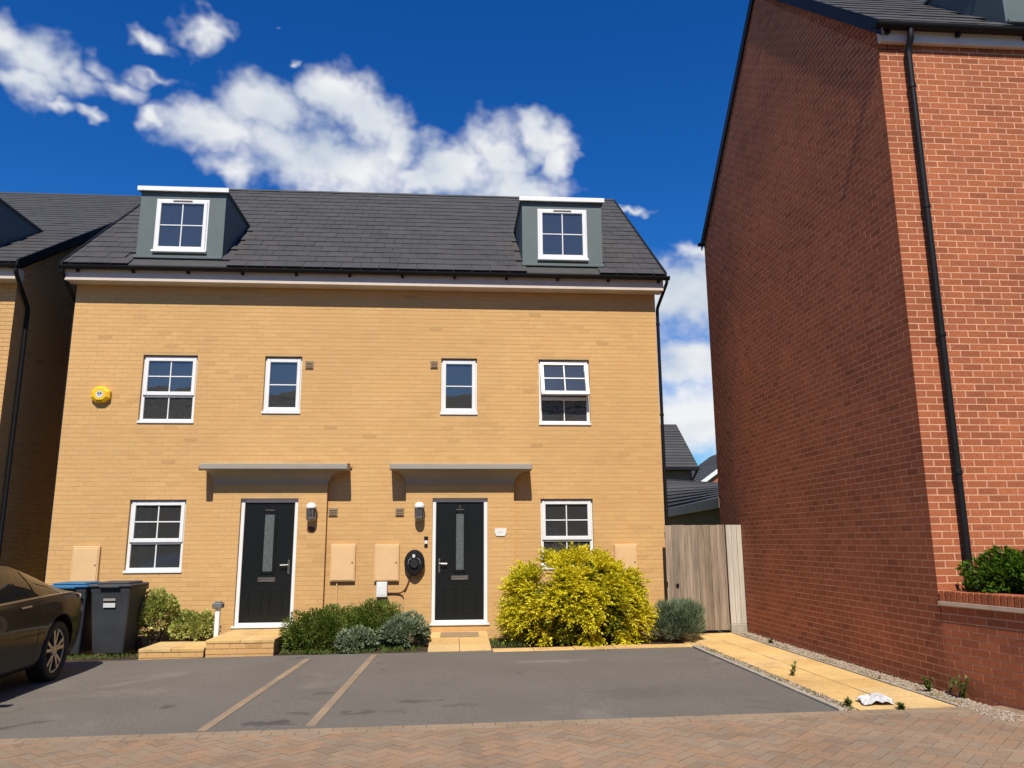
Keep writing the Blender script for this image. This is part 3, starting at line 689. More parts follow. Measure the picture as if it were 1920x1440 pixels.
mb.add([(x, y, z) for x in (NX1 - .0, NX1 + .12) for y, z in ((YE, ZE - .13), (NYR, NZR - .13), (NYB, ZE - .13))], [(0, 1, 4, 3), (1, 2, 5, 4)]); mb.build('verge_soffit', MT['fascia_paint'], nb, normals=False)
mb = MB(); mb.bbox(NX0, NX1 + .10, -.26, -.0065, 5.845, 6.075, .006); mb.build('fascia', MT['fascia_paint'], nb)
gutter(nb, NX0, NX1 + .19, -.326, 6.085, .062)
downpipe(nb, [(NX1 + .13, -.325, 6.06), (NX1 + .13, -.325, 5.95), (NX1 + .05, .34, 5.5), (NX1 + .05, .34, -.25)], .034)
dormer(nb, NDX[0], NDX[1], -.02, 6.36, 7.635, NTAN, YE, ZE, NDX[0] + .29, NDX[1] - .29, 6.485, 7.49)

# ---------------------------------------------------------------- the red brick house on the right
RX, RYF, RYB = 5.0, -5.75, .75
RYE, RZE, RTAN, RYR = -5.90, 7.30, .945, -2.53
RZR = RZE + RTAN * (RYR - RYE); RYBE = 2 * RYR - RYE
red = thing('red_brick_house', (8.0, -2.5, -.3), 'tall red brick gable-ended house close by on the right with black downpipe', 'house')
RX1 = 11.5
mb = MB(); t = .3
prof = [(RYF + .0012, -.3), (RYB, -.3), (RYB, 7.05), (RYR, RZR - .25), (RYF + .0012, 7.05)]
for xa, xb in ((RX + .0015, RX + t), (RX1 - t, RX1)):
    mb.add([(x, y, z) for x in (xa, xb) for y, z in prof], [(0, 1, 2, 3, 4), (9, 8, 7, 6, 5)] + [(i, i + 5, (i + 1) % 5 + 5, (i + 1) % 5) for i in range(5)])
mb.box(RX + t, RX1 - t, RYF + .0012, RYF + t, -.3, 7.25); mb.box(RX + t, RX1 - t, RYB - t, RYB, -.3, 7.1)
mb.build('walls', MT['red_mortar'], red)
RFR = ((RX, RYF, 0), (1, 0, 0), (0, 0, 1), (0, -1, 0))
lay(red, 'brick', brick_polys(0, 4.5, .6, 7.14, zref=.015, uref=0, joint=.0063), RFR, .0055, MT['red_brick'], 300, 'front_bricks', jitter=.0006, tilt=.001)
# side wall: u runs from the front corner backwards
zc = RZR - .13
lay(red, 'brick', brick_polys(0, RYB - RYF, -.3, zc, zref=.015, uref=-.1125 + .0, phase=0, joint=.0065, clips=[(-RTAN, 1, RZE - .1 + RTAN * (RYF - RYE)), (RTAN, 1, RZR - .1 + RTAN * (RYR - RYF))]),
    ((RX, RYF, 0), (0, 1, 0), (0, 0, 1), (-1, 0, 0)), .0055, MT['red_brick'], 0, 'side_bricks', jitter=.0008, tilt=.002)
roof_base(red, RX - .015, RX1, RYE, RZE, RYR, RZR, RYBE)
RS, RN = roof_frame(RYE, RZE, RTAN)
lay_tiles(red, tile_polys(RX - .015, RX1, 0, (RYR - RYE) * math.sqrt(1 + RTAN ** 2) - .03, .298, .332, [(6.80, 8.3, .1, 1.9)]), (0, RYE, RZE), (1, 0, 0), RS, RN, MT['roof_tile'], 150)
ridge_tiles(red, RX - .015, RX1, RYR, RZR - .03)
verge(red, RX - .037, RX - .0165, RYE - .01, RZE, RYR, RZR, RYBE, h=.17)
mb = MB(); mb.add([(x, y, z) for x in (RX - .0165, RX) for y, z in ((RYE, RZE - .165), (RYR, RZR - .165), (RYBE, RZE - .165))], [(0, 1, 4, 3), (1, 2, 5, 4)]); mb.build('verge_soffit', MT['black_plastic'], red, normals=False)
mb = MB(); mb.bbox(RX - .003, RX1, -5.82, RYF - .0065, 7.12, 7.275, .006); mb.build('fascia', MT['red_fascia'], red)
gutter(red, RX - .097, RX1, -5.89, 7.30, .06, brackets=[5.08, 5.95, 6.8, 7.7])
gutter(red, RX - .09, RX1, .84, 7.22, .06)
downpipe(red, [(5.335, -5.885, 7.25), (5.335, -5.885, 7.14), (5.325, -5.815, 7.02), (5.325, -5.815, .80)], .036, [(5.325, -5.815, z, 0) for z in (6.55, 5.05, 3.55, 2.05)])
dormer(red, 6.80, 8.3, -5.58, 7.60, 8.95, RTAN, RYE, RZE, 7.1, 8.0, 7.75, 8.75)

# ---------------------------------------------------------------- raised bed and its wall in front of the red house
PD = np.array([math.sin(math.radians(10)), -math.cos(math.radians(10)), 0]); PN = np.array([-PD[1] * -1 * -1, 0, 0])
PN = np.array([PD[1], -PD[0], 0])         # outward, towards the path
PL = 5.2; PA = np.array([RX, RYF - .0, 0])
rw = thing('retaining_wall', (5.3, -8.2, -.3), 'low red brick garden wall with stone band and bricks on edge, below the clipped hedge', 'wall')
mb = MB()
P0 = PA + PD * .012 - PN * .003; P1 = PA + PD * PL - PN * .003; Q1 = P1 - PN * .215; Q0 = P0 - PN * .215
mb.add([(p[0], p[1], z) for z in (-.3, .70) for p in (P0, P1, Q1, Q0)], [(0, 1, 5, 4), (1, 2, 6, 5), (2, 3, 7, 6), (3, 0, 4, 7), (4, 5, 6, 7)]); mb.build('wall_core', MT['red_mortar'], rw)
lay(rw, 'brick', brick_polys(.014, PL, -.3, .698, zref=.015, uref=0, phase=1, joint=.0065), ((*PA[:2], 0), PD, (0, 0, 1), PN), .0055, MT['red_brick'], 120, 'wall_bricks', jitter=.0015)
mb = MB(); a, b = PA + PD * .02 + PN * .035, PA + PD * PL + PN * .035; c, d = b - PN * .28, a - PN * .28
mb.add([(p[0], p[1], z) for z in (.70, .738) for p in (a, b, c, d)], [(0, 1, 5, 4), (1, 2, 6, 5), (2, 3, 7, 6), (3, 0, 4, 7), (4, 5, 6, 7), (3, 2, 1, 0)]); mb.build('stone_band', MT['stone'], rw)
s = .022; vars_ = []
for t in range(6):
    mb = MB(); mb.bbox(-.0325, .0325, -.1075, .1075, 0, .1025, .004, t / 6 + .08)
    rot = lambda p: tuple(PD * p[0] - PN * p[1] + np.array([0, 0, p[2]]))
    mb.v = [rot(p) for p in mb.v]; vars_.append(mb.mesh('coping_brick', MT['red_brick']))
while s < PL - .07:
    w = PA + PD * (s + .0325) - PN * (.1075 - .012); put('coping_brick', R_.choice(vars_), rw, (w[0], w[1], .7385 + R_.uniform(0, .002))); s += .0745
mb = MB(); a, b = PA + PD * .02 - PN * .09, PA + PD * PL - PN * .09
mb.add([(a[0], a[1], .742), (b[0], b[1], .742), (b[0], b[1], .80), (a[0], a[1], .80), (a[0] + .12, a[1] + .0, .742), (b[0] + .12, b[1], .742), (b[0] + .12, b[1], .80), (a[0] + .12, a[1], .80)], [(3, 2, 6, 7), (4, 5, 6, 7)]); mb.build('mortar_bed', MT['red_mortar'], rw, normals=False)
mb = MB(); a = PA + PD * .05 - PN * .2; b = PA + PD * PL - PN * .2
mb.add([(a[0], a[1], .78), (b[0], b[1], .78), (12, b[1], .78), (12, RYF - .008, .78), (a[0], RYF - .008, .78)], [(0, 1, 2, 3, 4)]); tag(mb.build('garden_bed', MT['soil'], normals=False), kind='structure')

# ---------------------------------------------------------------- gate and fence board between the houses
gate = thing('wooden_gate', (4.2, -.3, G(4.2)), 'weathered brown boarded side gate between the two houses', 'gate')
x = 3.655; i = 0
while x < 4.70:
    w = min(R_.uniform(.108, .118), 4.705 - x); mb = MB(); ztop = 1.618 + R_.uniform(-.004, .004)
    mb.bbox(x, x + w - .0025, -.302 + R_.uniform(0, .006), -.28, G(4.2) + .045, ztop, .003, R_.random()); mb.build('board', MT['gate_wood'], gate); x += w
mb = MB()
for z in (.1, .75, 1.4): mb.box(3.66, 4.70, -.279, -.24, z, z + .1)
mb.build('ledges', MT['gate_wood'], gate)
mb = MB(); mb.lathe([(.028, 0), (.03, .01), (.02, .02)], (3.83, -.323, .62), 'y', 12); mb.build('latch', MT['black_plastic'], gate)
mb = MB(); mb.bbox(3.64, 3.665, -.32, -.29, .60, .68, .004); mb.build('latch', MT['black_plastic'], gate)
fp = thing('fence_panel', (4.86, -.3, G(4.86)), 'narrow pale grey fence board beside the gate against the red wall', 'fence')
for a, b in ((4.722, 4.812), (4.816, 4.905), (4.909, 4.992)):
    mb = MB(); mb.bbox(a, b, -.31, -.285, -.02, 1.618, .003); mb.build('board', MT['gate_pale'], fp)
mb = MB(); mb.bbox(4.715, 4.992, -.33, -.25, G(4.86) - .05, -.022, .01); mb.build('gravel_board', MT['concrete'], fp)
# ---------------------------------------------------------------- ground
def sheet(name, pts, dz, material, kind='structure', n=1):
    mb = MB(); mb.add([(p[0], p[1], G(p[0]) + dz) for p in pts], [tuple(range(len(pts)))]); o = mb.build(name, material, normals=False)
    if kind: o['kind'] = kind
    return o
mb = MB(); xs = [-400, -14, 14, 400]; ys = [-400, 400]
mb.add([(x, y, G(x) - .06) for y in ys for x in xs], [(0, 1, 5, 4), (1, 2, 6, 5), (2, 3, 7, 6)]); tag(mb.build('ground', MT['earth'], normals=False), kind='structure')
dR0, dR1 = ung(1300, 1213), ung(1588, 1332)
dB = [ung(*p) for p in ((820, 1222.5), (512, 1229.5), (383, 1233), (258, 1237.5))]
YF = -6.36                                                   # front edge of the tarmac
XE = 3.53
back = [(XE, dR0[1]), (.60, dB[0][1] - .02), (-.33, dB[0][1]), (dB[1][0] + .02, dB[1][1]), (dB[2][0], dB[2][1]), (dB[3][0], dB[3][1]), (-9.5, dB[3][1] - .15)]
sheet('driveway', [(-9.5, YF), (XE + .03, YF)] + back, 0, MT['tarmac'])
# block paving of the shared road: two stretcher rows along the tarmac, then 45 degree herringbone
paving = put('block_paving', None, None, (0, -8, G(0))); paving['kind'] = 'structure'
RXE = 5.2
mb = MB(); mb.add([(x, y, G(x) - .012) for x, y in ((-14, YF), (-14, -13.0), (12, -13.0), (12, YF))], [(0, 1, 2, 3)]); tag(mb.build('bedding_sand', MT['sand'], paving, normals=False))
sheet('road', [(-60, -13.0), (-60, -40), (60, -40), (60, -13.0)], -.01, MT['block_paver'])
def pave_tone(w): return R_.random()
GN = np.array([-.0089, 0, 1.0]); GN /= np.linalg.norm(GN); GX = np.array([1, 0, .0089]); GX /= np.linalg.norm(GX)
GF = ((0, 0, G(0)), GX, (0, 1, 0), GN)
P = []
for r in range(2):
    y1 = YF - r * .1
    x = -9 + (.1 if r else 0)
    while x < 5.6: P.append([(x + .002, y1 - .098), (x + .198, y1 - .098), (x + .198, y1 - .002), (x + .002, y1 - .002)]); x += .2
edge_rows = P
hb = []; cs = math.sqrt(.5)
clipl = [(0, 1, YF - .202), (0, -1, 12.9), (-1, 0, 9), (1, 0, 5.6)]
for k in range(-160, 160):
    for q in range(-60, 60):
        ox, oy = k + 4 * q, k
        for (a, b, c, d) in ((0, 2, 0, 1), (2, 3, -1, 1)):
            cx, cyy = (ox + (a + b) / 2) * .1, (oy + (c + d) / 2) * .1
            wx, wy = cs * (cx - cyy), cs * (cx + cyy) - 9
            if not (-9.2 < wx < 5.8 and -13.0 < wy < YF): continue
            g = .0022; R4 = [(ox + a, oy + c), (ox + b, oy + c), (ox + b, oy + d), (ox + a, oy + d)]
            sgn = [(g, g), (-g, g), (-g, -g), (g, -g)]
            Q = [(u * .1 + s[0], v * .1 + s[1]) for (u, v), s in zip(R4, sgn)]
            Q = [(cs * (u - v), cs * (u + v) - 9) for u, v in Q]
            for c_ in clipl:
                Q = clip_poly(Q, *c_)
                if len(Q) < 3: break
            if len(Q) >= 3 and poly_area(Q) > .0008: hb.append(Q)
lay(paving, 'paving_block', edge_rows, GF, .03, MT['edge_paver'], 60, 'edge_blocks', jitter=.002, tilt=.006)
lay(paving, 'paving_block', hb, GF, .03, MT['block_paver'], 240, 'herringbone_blocks', jitter=.002, tilt=.008)
# two rows of blocks that divide the parking bays
for nm, (a, b) in (('bay_divider', (ung(577, 1236), ung(378, 1371))), ('bay_divider', (ung(702, 1228), ung(580, 1364)))):
    d = b - a; d[2] = 0; ln = np.linalg.norm(d); d /= ln; s = 0
    bd = thing(nm, (a[0], a[1], G(a[0])), 'strip of tan blocks dividing the tarmac, ' + ('ending left of the green shrubs' if a[0] < -1.5 else 'ending right, below the grey meter boxes'), 'bay divider', 'strips between the parking bays')
    N2 = np.array([-d[1], d[0], 0]); polys = []
    n = int(ln / .2)
    for k in range(n): polys.append([(k * .2 + .003, -.043), (k * .2 + .197, -.043), (k * .2 + .197, .043), (k * .2 + .003, .043)])
    U3 = np.array([d[0], d[1], .0089 * d[0]]); U3 /= np.linalg.norm(U3)
    lay(bd, 'paving_block', polys, ((a[0], a[1], G(a[0]) + .005), U3, N2, GN), .03, MT['edge_paver'], 60, jitter=.001, tones=3)
bpy.data.objects['bay_divider']['label'] = 'longer strip of tan blocks across the tarmac, the one nearer the dark car'
bpy.data.objects['bay_divider.001']['label'] = 'strip of tan blocks across the tarmac, the one nearer the golden shrub'
# flower bed and slab path
sheet('flower_bed', [(-7.0, dB[3][1] - .1), (-4.4, dB[3][1]), (-2.5, dB[1][1] + .0), (-.33, dB[0][1]), (3.7, dR0[1]), (3.75, -.004), (-7.5, -.004)], -.02, MT['soil'])
path = put('slab_path', None, None, (4.2, -3.5, G(4.2))); path['kind'] = 'structure'
slabs = []
def slab_grid(x0, y0, nx, ny, w, h, shear=0):
    for i in range(nx):
        for k in range(ny): a, b = x0 + i * w, y0 + k * h; slabs.append([(a + .004, b + .004), (a + w - .004, b + .004), (a + w - .004, b + h - .004), (a + .004, b + h - .004)])
slab_grid(3.74, YF + .0, 2, 12, .47, .4985)                   # along the red wall up to the gate
sl_front = dR0[1]
x = .62
while x < 3.72:
    w = min(.60, 3.735 - x); slabs.append([(x + .004, sl_front + .01), (x + w - .004, sl_front + .01), (x + w - .004, sl_front + .36), (x + .004, sl_front + .36)]); x += w
pad = []
for k in range(3):
    for i in range(2): a = -.33 + i * .47; b = .01 + k * .545; pad.append([(a + .004, b + .004), (a + .466, b + .004), (a + .466, b + .541), (a + .004, b + .541)])
mb = MB(); mb.add([(x, y, G(x) - .010) for x, y in ((3.60, YF), (4.99, YF), (4.99, -.32), (3.60, -.32))], [(0, 1, 2, 3)]); mb.build('bedding', MT['buff_mortar'], path, normals=False)
lay(path, 'slab', slabs, ((0, 0, G(0) + .004), GX, (0, 1, 0), GN), .03, MT['path_slab'], 60, jitter=.004, tones=6)
pv = np.array([0, 1, .058]); pv /= np.linalg.norm(pv); pn = np.array([0, -pv[2], pv[1]])
lay(path, 'slab', pad, ((0, dB[0][1], G(0) + .004), GX, pv, pn), .05, MT['path_slab'], 60, jitter=.002, tones=6)
# kerb edging between tarmac and path, and a second one at the wall
mb = MB(); y = YF
edg = thing('path_edging', (3.57, -4, G(3.57)), 'thin concrete edging between the tarmac and the yellow path', 'edging')
while y < sl_front - .05:
    l = min(.9, sl_front - y); mb = MB(); mb.bbox(3.548, 3.598, y + .003, y + l - .003, G(3.57) - .05, G(3.57) + .022, .006); mb.build('edging_block', MT['concrete'], edg); y += l
# pebbles: strip at the foot of the red wall, and the gap by the edging
def pebbles(name, x0f, x1f, y0, y1, n, label):
    mb = MB()
    for i in range(n):
        y = R_.uniform(y0, y1); x = R_.uniform(x0f, x1f); r = R_.uniform(.008, .02); z = G(x) + R_.uniform(-.004, .006)
        a = R_.uniform(0, 6.28); ca, sa = math.cos(a), math.sin(a); e = R_.uniform(.6, 1)
        vs = [(x + ca * r, y + sa * r, z), (x - sa * r * e, y + ca * r * e, z), (x - ca * r, y - sa * r, z), (x + sa * r * e, y - ca * r * e, z), (x, y, z + r * .7)]
        mb.add(vs, [(0, 1, 4), (1, 2, 4), (2, 3, 4), (3, 0, 4)], R_.random())
    mb.smooth = True
    return tag(mb.build(name, MT['pebble'], normals=False), label, 'pebbles', kind='stuff')
pebbles('pebbles', 4.71, 4.985, YF - .6, -.35, 4200, 'strip of small pebbles along the foot of the red wall')
pebbles('pebbles', 3.602, 3.735, YF, -1.75, 1400, 'pebbles in the joint between concrete edging and yellow slabs')
mb = MB(); mb.bbox(4.69, 4.708, YF, -.35, G(4.7) - .05, G(4.7) + .016, .004); tag(mb.build('path_edging', MT['concrete']), 'thin edging between the yellow slabs and the pebbles by the red wall', 'edging')

# ---------------------------------------------------------------- brick doorsteps of the left house
def step(label, x0, x1, y0, y1, z1):
    st = thing('doorstep', ((x0 + x1) / 2, (y0 + y1) / 2, G(x0)), label, 'step')
    zb = G(x0) - .03; mb = MB(); mb.box(x0 + .006, x1 - .006, y0 + .006, y1, zb, z1 - .052); mb.build('core', MT['buff_mortar'], st)
    n = round((z1 - .05 - zb) / .075); zr = z1 - .05 - n * .075
    lay(st, 'brick', brick_polys(x0, x1, zb, z1 - .05, zref=zr, uref=x0), ((0, y0, 0), (1, 0, 0), (0, 0, 1), (0, -1, 0)), .01, MT['buff_brick'], 60, tones=8)
    for X, n_ in ((x0, -1), (x1, 1)):
        lay(st, 'brick', brick_polys(y0, y1, zb, z1 - .05, zref=zr, uref=y0, phase=1), ((X, 0, 0), (0, 1, 0), (0, 0, 1), (n_, 0, 0)), .01, MT['buff_brick'], 60, tones=8)
    nx = max(2, round((x1 - x0) / .45)); ny = max(1, round((y1 - y0) / .45))
    for i in range(nx):
        for k in range(ny):
            a, b = x0 - .012 + (x1 - x0 + .024) * i / nx, x0 - .012 + (x1 - x0 + .024) * (i + 1) / nx; c, d = y0 - .012 + (y1 - y0 + .012) * k / ny, y0 - .012 + (y1 - y0 + .012) * (k + 1) / ny
            mb = MB(); mb.bbox(a + .003, b - .003, c + .003, d - .003, z1 - .05, z1 + R_.uniform(-.002, .002), .006, R_.random()); mb.build('slab', MT['path_slab'], st)
    return st
step('upper buff brick doorstep in front of the left black door', -3.52, -2.56, -1.57, -.155, -.012)
step('lower buff brick step beside the bins, left of the upper doorstep', -4.44, -3.545, -1.60, -.75, -.118)

# ---------------------------------------------------------------- foliage
def leaf_mat(name, cols, trans=.28, rough=.55): return mat(name, cols, rough, 1.5, .06, spec=.35, trans=trans)
leaf_mat('leaf_dark', [(.065, .10, .012), (.10, .145, .017), (.14, .19, .023), (.18, .235, .03)])
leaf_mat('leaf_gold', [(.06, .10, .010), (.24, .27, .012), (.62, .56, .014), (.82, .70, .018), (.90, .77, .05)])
leaf_mat('leaf_grey', [(.15, .20, .105), (.22, .28, .155), (.30, .36, .21), (.38, .43, .28)])
leaf_mat('leaf_lavender', [(.10, .145, .08), (.15, .205, .115), (.21, .265, .155), (.27, .33, .20)])
leaf_mat('leaf_varieg', [(.18, .25, .04), (.36, .42, .08), (.58, .56, .17), (.72, .66, .30)])
leaf_mat('leaf_hedge', [(.035, .075, .008), (.06, .125, .010), (.10, .19, .014), (.14, .24, .02)], rough=.35)
leaf_mat('grass_blade', [(.06, .10, .015), (.11, .16, .025), (.18, .21, .05)])
mat('bark', (.07, .05, .032), .9, 20, .25, spec=.15)
def leaves_mesh(name, P, D, Lw, Ln, N_, tone, material, parent, curve=.15):
    """each leaf: two-quad blade from P along D (unit), half-width Lw, length Ln, leaning with normal N_"""
    n = len(P); D = D / np.linalg.norm(D, axis=1)[:, None]
    S = np.cross(D, N_); S /= (np.linalg.norm(S, axis=1)[:, None] + 1e-9); N2 = np.cross(S, D)
    Lw = np.asarray(Lw)[:, None]; Ln = np.asarray(Ln)[:, None]
    mid = P + D * Ln * .45 + N2 * Ln * curve * .5; tip = P + D * Ln - N2 * Ln * curve * .2
    V = np.empty((n, 4, 3)); V[:, 0] = P; V[:, 1] = mid + S * Lw; V[:, 2] = tip; V[:, 3] = mid - S * Lw
    V = V.reshape(-1, 3); lo, hi = V.min(0), V.max(0); org = np.array([(lo[0] + hi[0]) / 2, (lo[1] + hi[1]) / 2, lo[2]])
    me = bpy.data.meshes.new(name); me.vertices.add(4 * n); me.vertices.foreach_set('co', (V - org).ravel())
    me.loops.add(4 * n); me.loops.foreach_set('vertex_index', np.arange(4 * n)); me.polygons.add(n); me.polygons.foreach_set('loop_start', np.arange(n) * 4); me.polygons.foreach_set('loop_total', np.full(n, 4))
    me.materials.append(material); at = me.attributes.new('tone', 'FLOAT', 'POINT'); at.data.foreach_set('value', np.repeat(tone, 4)); me.update(calc_edges=True)
    return put(name, me, parent, Vector(org))
def unit(v): return v / (np.linalg.norm(v, axis=-1)[..., None] + 1e-9)
def sph(n): return unit(rng.normal(size=(n, 3)))
def lumpy(c, rad, nclump, cr, seed_top=True, low=-.25):
    """clump centres spread over a flattened dome"""
    d = sph(nclump * 4); d = d[d[:, 2] > low][:nclump]; rr = rng.uniform(.58, 1.0, len(d))[:, None]
    return np.asarray(c) + d * rr * np.asarray(rad), rng.uniform(.75, 1.25, len(d)) * cr, d
def stems(parent, c, rad, n, h, r=.008, name='stem'):
    mb = MB()
    for i in range(n):
        a = R_.uniform(0, 6.28); q = R_.uniform(.3, .95); e = Vector((c[0] + math.cos(a) * rad[0] * q, c[1] + math.sin(a) * rad[1] * q, c[2] + rad[2] * R_.uniform(.2, .8)))
        b = Vector((c[0] + math.cos(a) * .06, c[1] + math.sin(a) * .06, h)); m = (b + e) / 2 + Vector((0, 0, .06))
        mb.tube([b, m, e], [r, r * .7, r * .35], 5)
    return mb.build('stem' if name is None else name, MT['bark'], parent)
def shrub(name, label, cat, base, rad, zc, nclump, cr, per, leaf, material, droop=0, up=.4, group=None, low=-.3, keep=None):
    """base point on soil; crown = dome of leafy clumps of radius cr, centre height zc"""
    t = thing(name, base, label, cat, group); c = (base[0], base[1], base[2] + zc)
    cc, rr, dd = lumpy(c, rad, nclump, cr, low=low)
    n = len(cc) * per; ci = rng.integers(0, len(cc), n); d = sph(n)
    P = cc[ci] + d * rr[ci][:, None] * rng.uniform(.45, 1.0, n)[:, None] ** .6
    P[:, 2] = np.maximum(P[:, 2], base[2] + .015)
    D = unit(d + unit(P - np.asarray(c)) * .8 + np.array([0, 0, up - droop]) + rng.normal(size=(n, 3)) * .35)
    ctone = rng.uniform(0, 1, len(cc)); tone = np.clip(.45 * ctone[ci] + .55 * rng.uniform(0, 1, n), .01, .99)
    if keep is not None:
        k = keep(P); P, D, tone = P[k], D[k], tone[k]; n = len(P)
    Ln = rng.uniform(.7, 1.25, n) * leaf[0]; Lw = rng.uniform(.75, 1.2, n) * leaf[1]
    leaves_mesh('crown', P, D, Lw, Ln, unit(rng.normal(size=(n, 3)) + np.array([0, 0, 1.2])), tone, material, t)
    stems(t, c, rad, 14, base[2])
    return t
def spray_shrub(name, label, cat, base, rad, zc, nspray, leaflets, length, leaf, material, droop=.5, low=-.35):
    """arching sprays of fine leaflets leaving a dome all round"""
    t = thing(name, base, label, cat); c = np.array([base[0], base[1], base[2] + zc])
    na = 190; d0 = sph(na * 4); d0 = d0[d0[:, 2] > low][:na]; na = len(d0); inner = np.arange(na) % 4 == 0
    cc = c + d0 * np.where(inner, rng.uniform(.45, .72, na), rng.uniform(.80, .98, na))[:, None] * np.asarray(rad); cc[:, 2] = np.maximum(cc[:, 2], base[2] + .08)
    rr = rng.uniform(.10, .2, na); ctone = np.where(inner, rng.uniform(0, .3, na), rng.uniform(.45, 1, na))  # inner clumps: older, greener leaves; low tone also paints shade into the gaps
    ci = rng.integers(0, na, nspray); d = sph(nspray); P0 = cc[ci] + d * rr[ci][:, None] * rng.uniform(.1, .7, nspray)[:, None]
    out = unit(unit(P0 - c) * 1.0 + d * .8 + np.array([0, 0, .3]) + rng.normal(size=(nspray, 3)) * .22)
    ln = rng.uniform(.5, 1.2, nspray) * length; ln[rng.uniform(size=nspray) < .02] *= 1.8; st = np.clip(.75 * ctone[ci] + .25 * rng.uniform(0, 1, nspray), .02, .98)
    PP, DD, TT, LL = [], [], [], []
    for k in range(leaflets):
        f = (k + .5) / leaflets; s = (ln * f)[:, None]
        p = P0 + out * s + np.array([0, 0, -1]) * droop * s * s / length
        tang = unit(out + np.array([0, 0, -1]) * 2 * droop * s / length)
        side = unit(np.cross(tang, np.array([0, 0, 1.0])) + 1e-6) * (1 if k % 2 else -1)
        dirv = unit(tang * .9 + side * .75 + rng.normal(size=(nspray, 3)) * .25 + np.array([0, 0, .1]))
        PP.append(p); DD.append(dirv); TT.append(np.clip(st + rng.normal(size=nspray) * .1, .01, .99)); LL.append(np.full(nspray, leaf[0]) * rng.uniform(.7, 1.3, nspray) * (1.15 - .5 * f))
    P = np.concatenate(PP); D = np.concatenate(DD); T = np.concatenate(TT); Ln = np.concatenate(LL); n = len(P)
    P[:, 2] = np.maximum(P[:, 2], base[2] + .02)
    k = P[:, 1] < -.03; P, D, T, Ln = P[k], D[k], T[k], Ln[k]; n = len(P)
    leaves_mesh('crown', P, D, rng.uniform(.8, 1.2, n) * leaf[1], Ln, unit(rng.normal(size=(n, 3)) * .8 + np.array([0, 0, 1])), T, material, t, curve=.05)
    stems(t, c, rad, 26, base[2], .012)
    return t
front = lambda P: (P[:, 1] < -.03)
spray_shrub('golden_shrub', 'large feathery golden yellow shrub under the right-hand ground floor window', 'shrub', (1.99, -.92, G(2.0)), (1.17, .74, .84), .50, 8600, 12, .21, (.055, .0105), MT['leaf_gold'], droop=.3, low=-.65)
shrub('green_shrub', 'dense rounded dark green shrub beside the brick doorstep', 'shrub', (-1.98, -.97, G(-2)), (.60, .55, .36), .19, 90, .15, 210, (.042, .010), MT['leaf_dark'], keep=front, low=-.6, group='dark green mounds')
shrub('green_shrub', 'taller rounded dark green shrub behind the silvery plants, below the meter boxes', 'shrub', (-1.26, -.66, G(-1.3)), (.54, .46, .36), .23, 90, .15, 210, (.042, .010), MT['leaf_dark'], keep=front, low=-.6, group='dark green mounds')
shrub('silvery_shrub', 'low silvery grey-green shrub in front of the dark green mounds', 'shrub', (-1.42, -1.36, G(-1.4)), (.27, .22, .19), .11, 26, .085, 130, (.05, .014), MT['leaf_grey'], up=.7, group='silvery shrubs')
shrub('silvery_shrub', 'grey-green shrub with tall stalks left of the right-hand door', 'shrub', (-.72, -1.0, G(-.7)), (.36, .34, .28), .15, 40, .10, 140, (.065, .014), MT['leaf_grey'], up=.7, group='silvery shrubs')
shrub('lavender_bush', 'small grey-green lavender bush in front of the gate', 'shrub', (3.62, -1.02, G(3.6)), (.44, .36, .36), .17, 60, .10, 190, (.10, .005), MT['leaf_lavender'], up=1.3)
shrub('variegated_shrub', 'taller pale yellow-green shrub right beside the grey bin', 'shrub', (-4.58, -.62, G(-4.6)), (.26, .26, .42), .42, 34, .11, 110, (.055, .018), MT['leaf_varieg'], up=.5, keep=front, group='variegated shrubs')
shrub('variegated_shrub', 'shorter pale yellow-green shrub behind the lower brick step', 'shrub', (-4.02, -.48, G(-4)), (.36, .26, .28), .27, 34, .10, 110, (.055, .018), MT['leaf_varieg'], up=.5, keep=front, group='variegated shrubs')
shrub('clipped_hedge', 'glossy green clipped hedge on top of the garden wall by the red house', 'hedge', (6.14, -6.12, .78), (.98, .33, .33), .17, 130, .12, 170, (.05, .017), MT['leaf_hedge'], low=-.6)
# stalks in the silvery shrub
def weed(name, label, base, h, n, material, spread=.05, leaf=(.05, .012), per=12):
    t = thing(name, base, label, 'weed'); mb = MB(); PP, DD = [], []
    for i in range(n):
        a = R_.uniform(0, 6.28); e = Vector((base[0] + math.cos(a) * spread * R_.uniform(.3, 1), base[1] + math.sin(a) * spread * R_.uniform(.3, 1), base[2] + h * R_.uniform(.6, 1))); b = Vector(base) + Vector((R_.uniform(-.015, .015), R_.uniform(-.015, .015), -.01))
        mb.tube([b, (b + e) / 2 + Vector((R_.uniform(-.02, .02), 0, .02)), e], [.004, .003, .0015], 5)
        for k in range(per):
            f = .15 + .85 * k / per; PP.append(b.lerp(e, f)); DD.append((R_.uniform(-1, 1), R_.uniform(-1, 1), R_.uniform(-.1, .8)))
    mb.build('stem', material, t); n_ = len(PP)
    leaves_mesh('leaves', np.array(PP), np.array(DD), np.full(n_, leaf[1]), np.full(n_, leaf[0]) * rng.uniform(.6, 1.2, n_), np.tile([0, 0, 1.0], (n_, 1)), rng.uniform(0, 1, n_), material, t)
weed('flower_stalk', 'tall thin seed stalk rising from the silvery plant below the charger', (-.80, -.75, G(-.8) + .3), .40, 3, MT['leaf_grey'], .07, (.035, .008), 16)
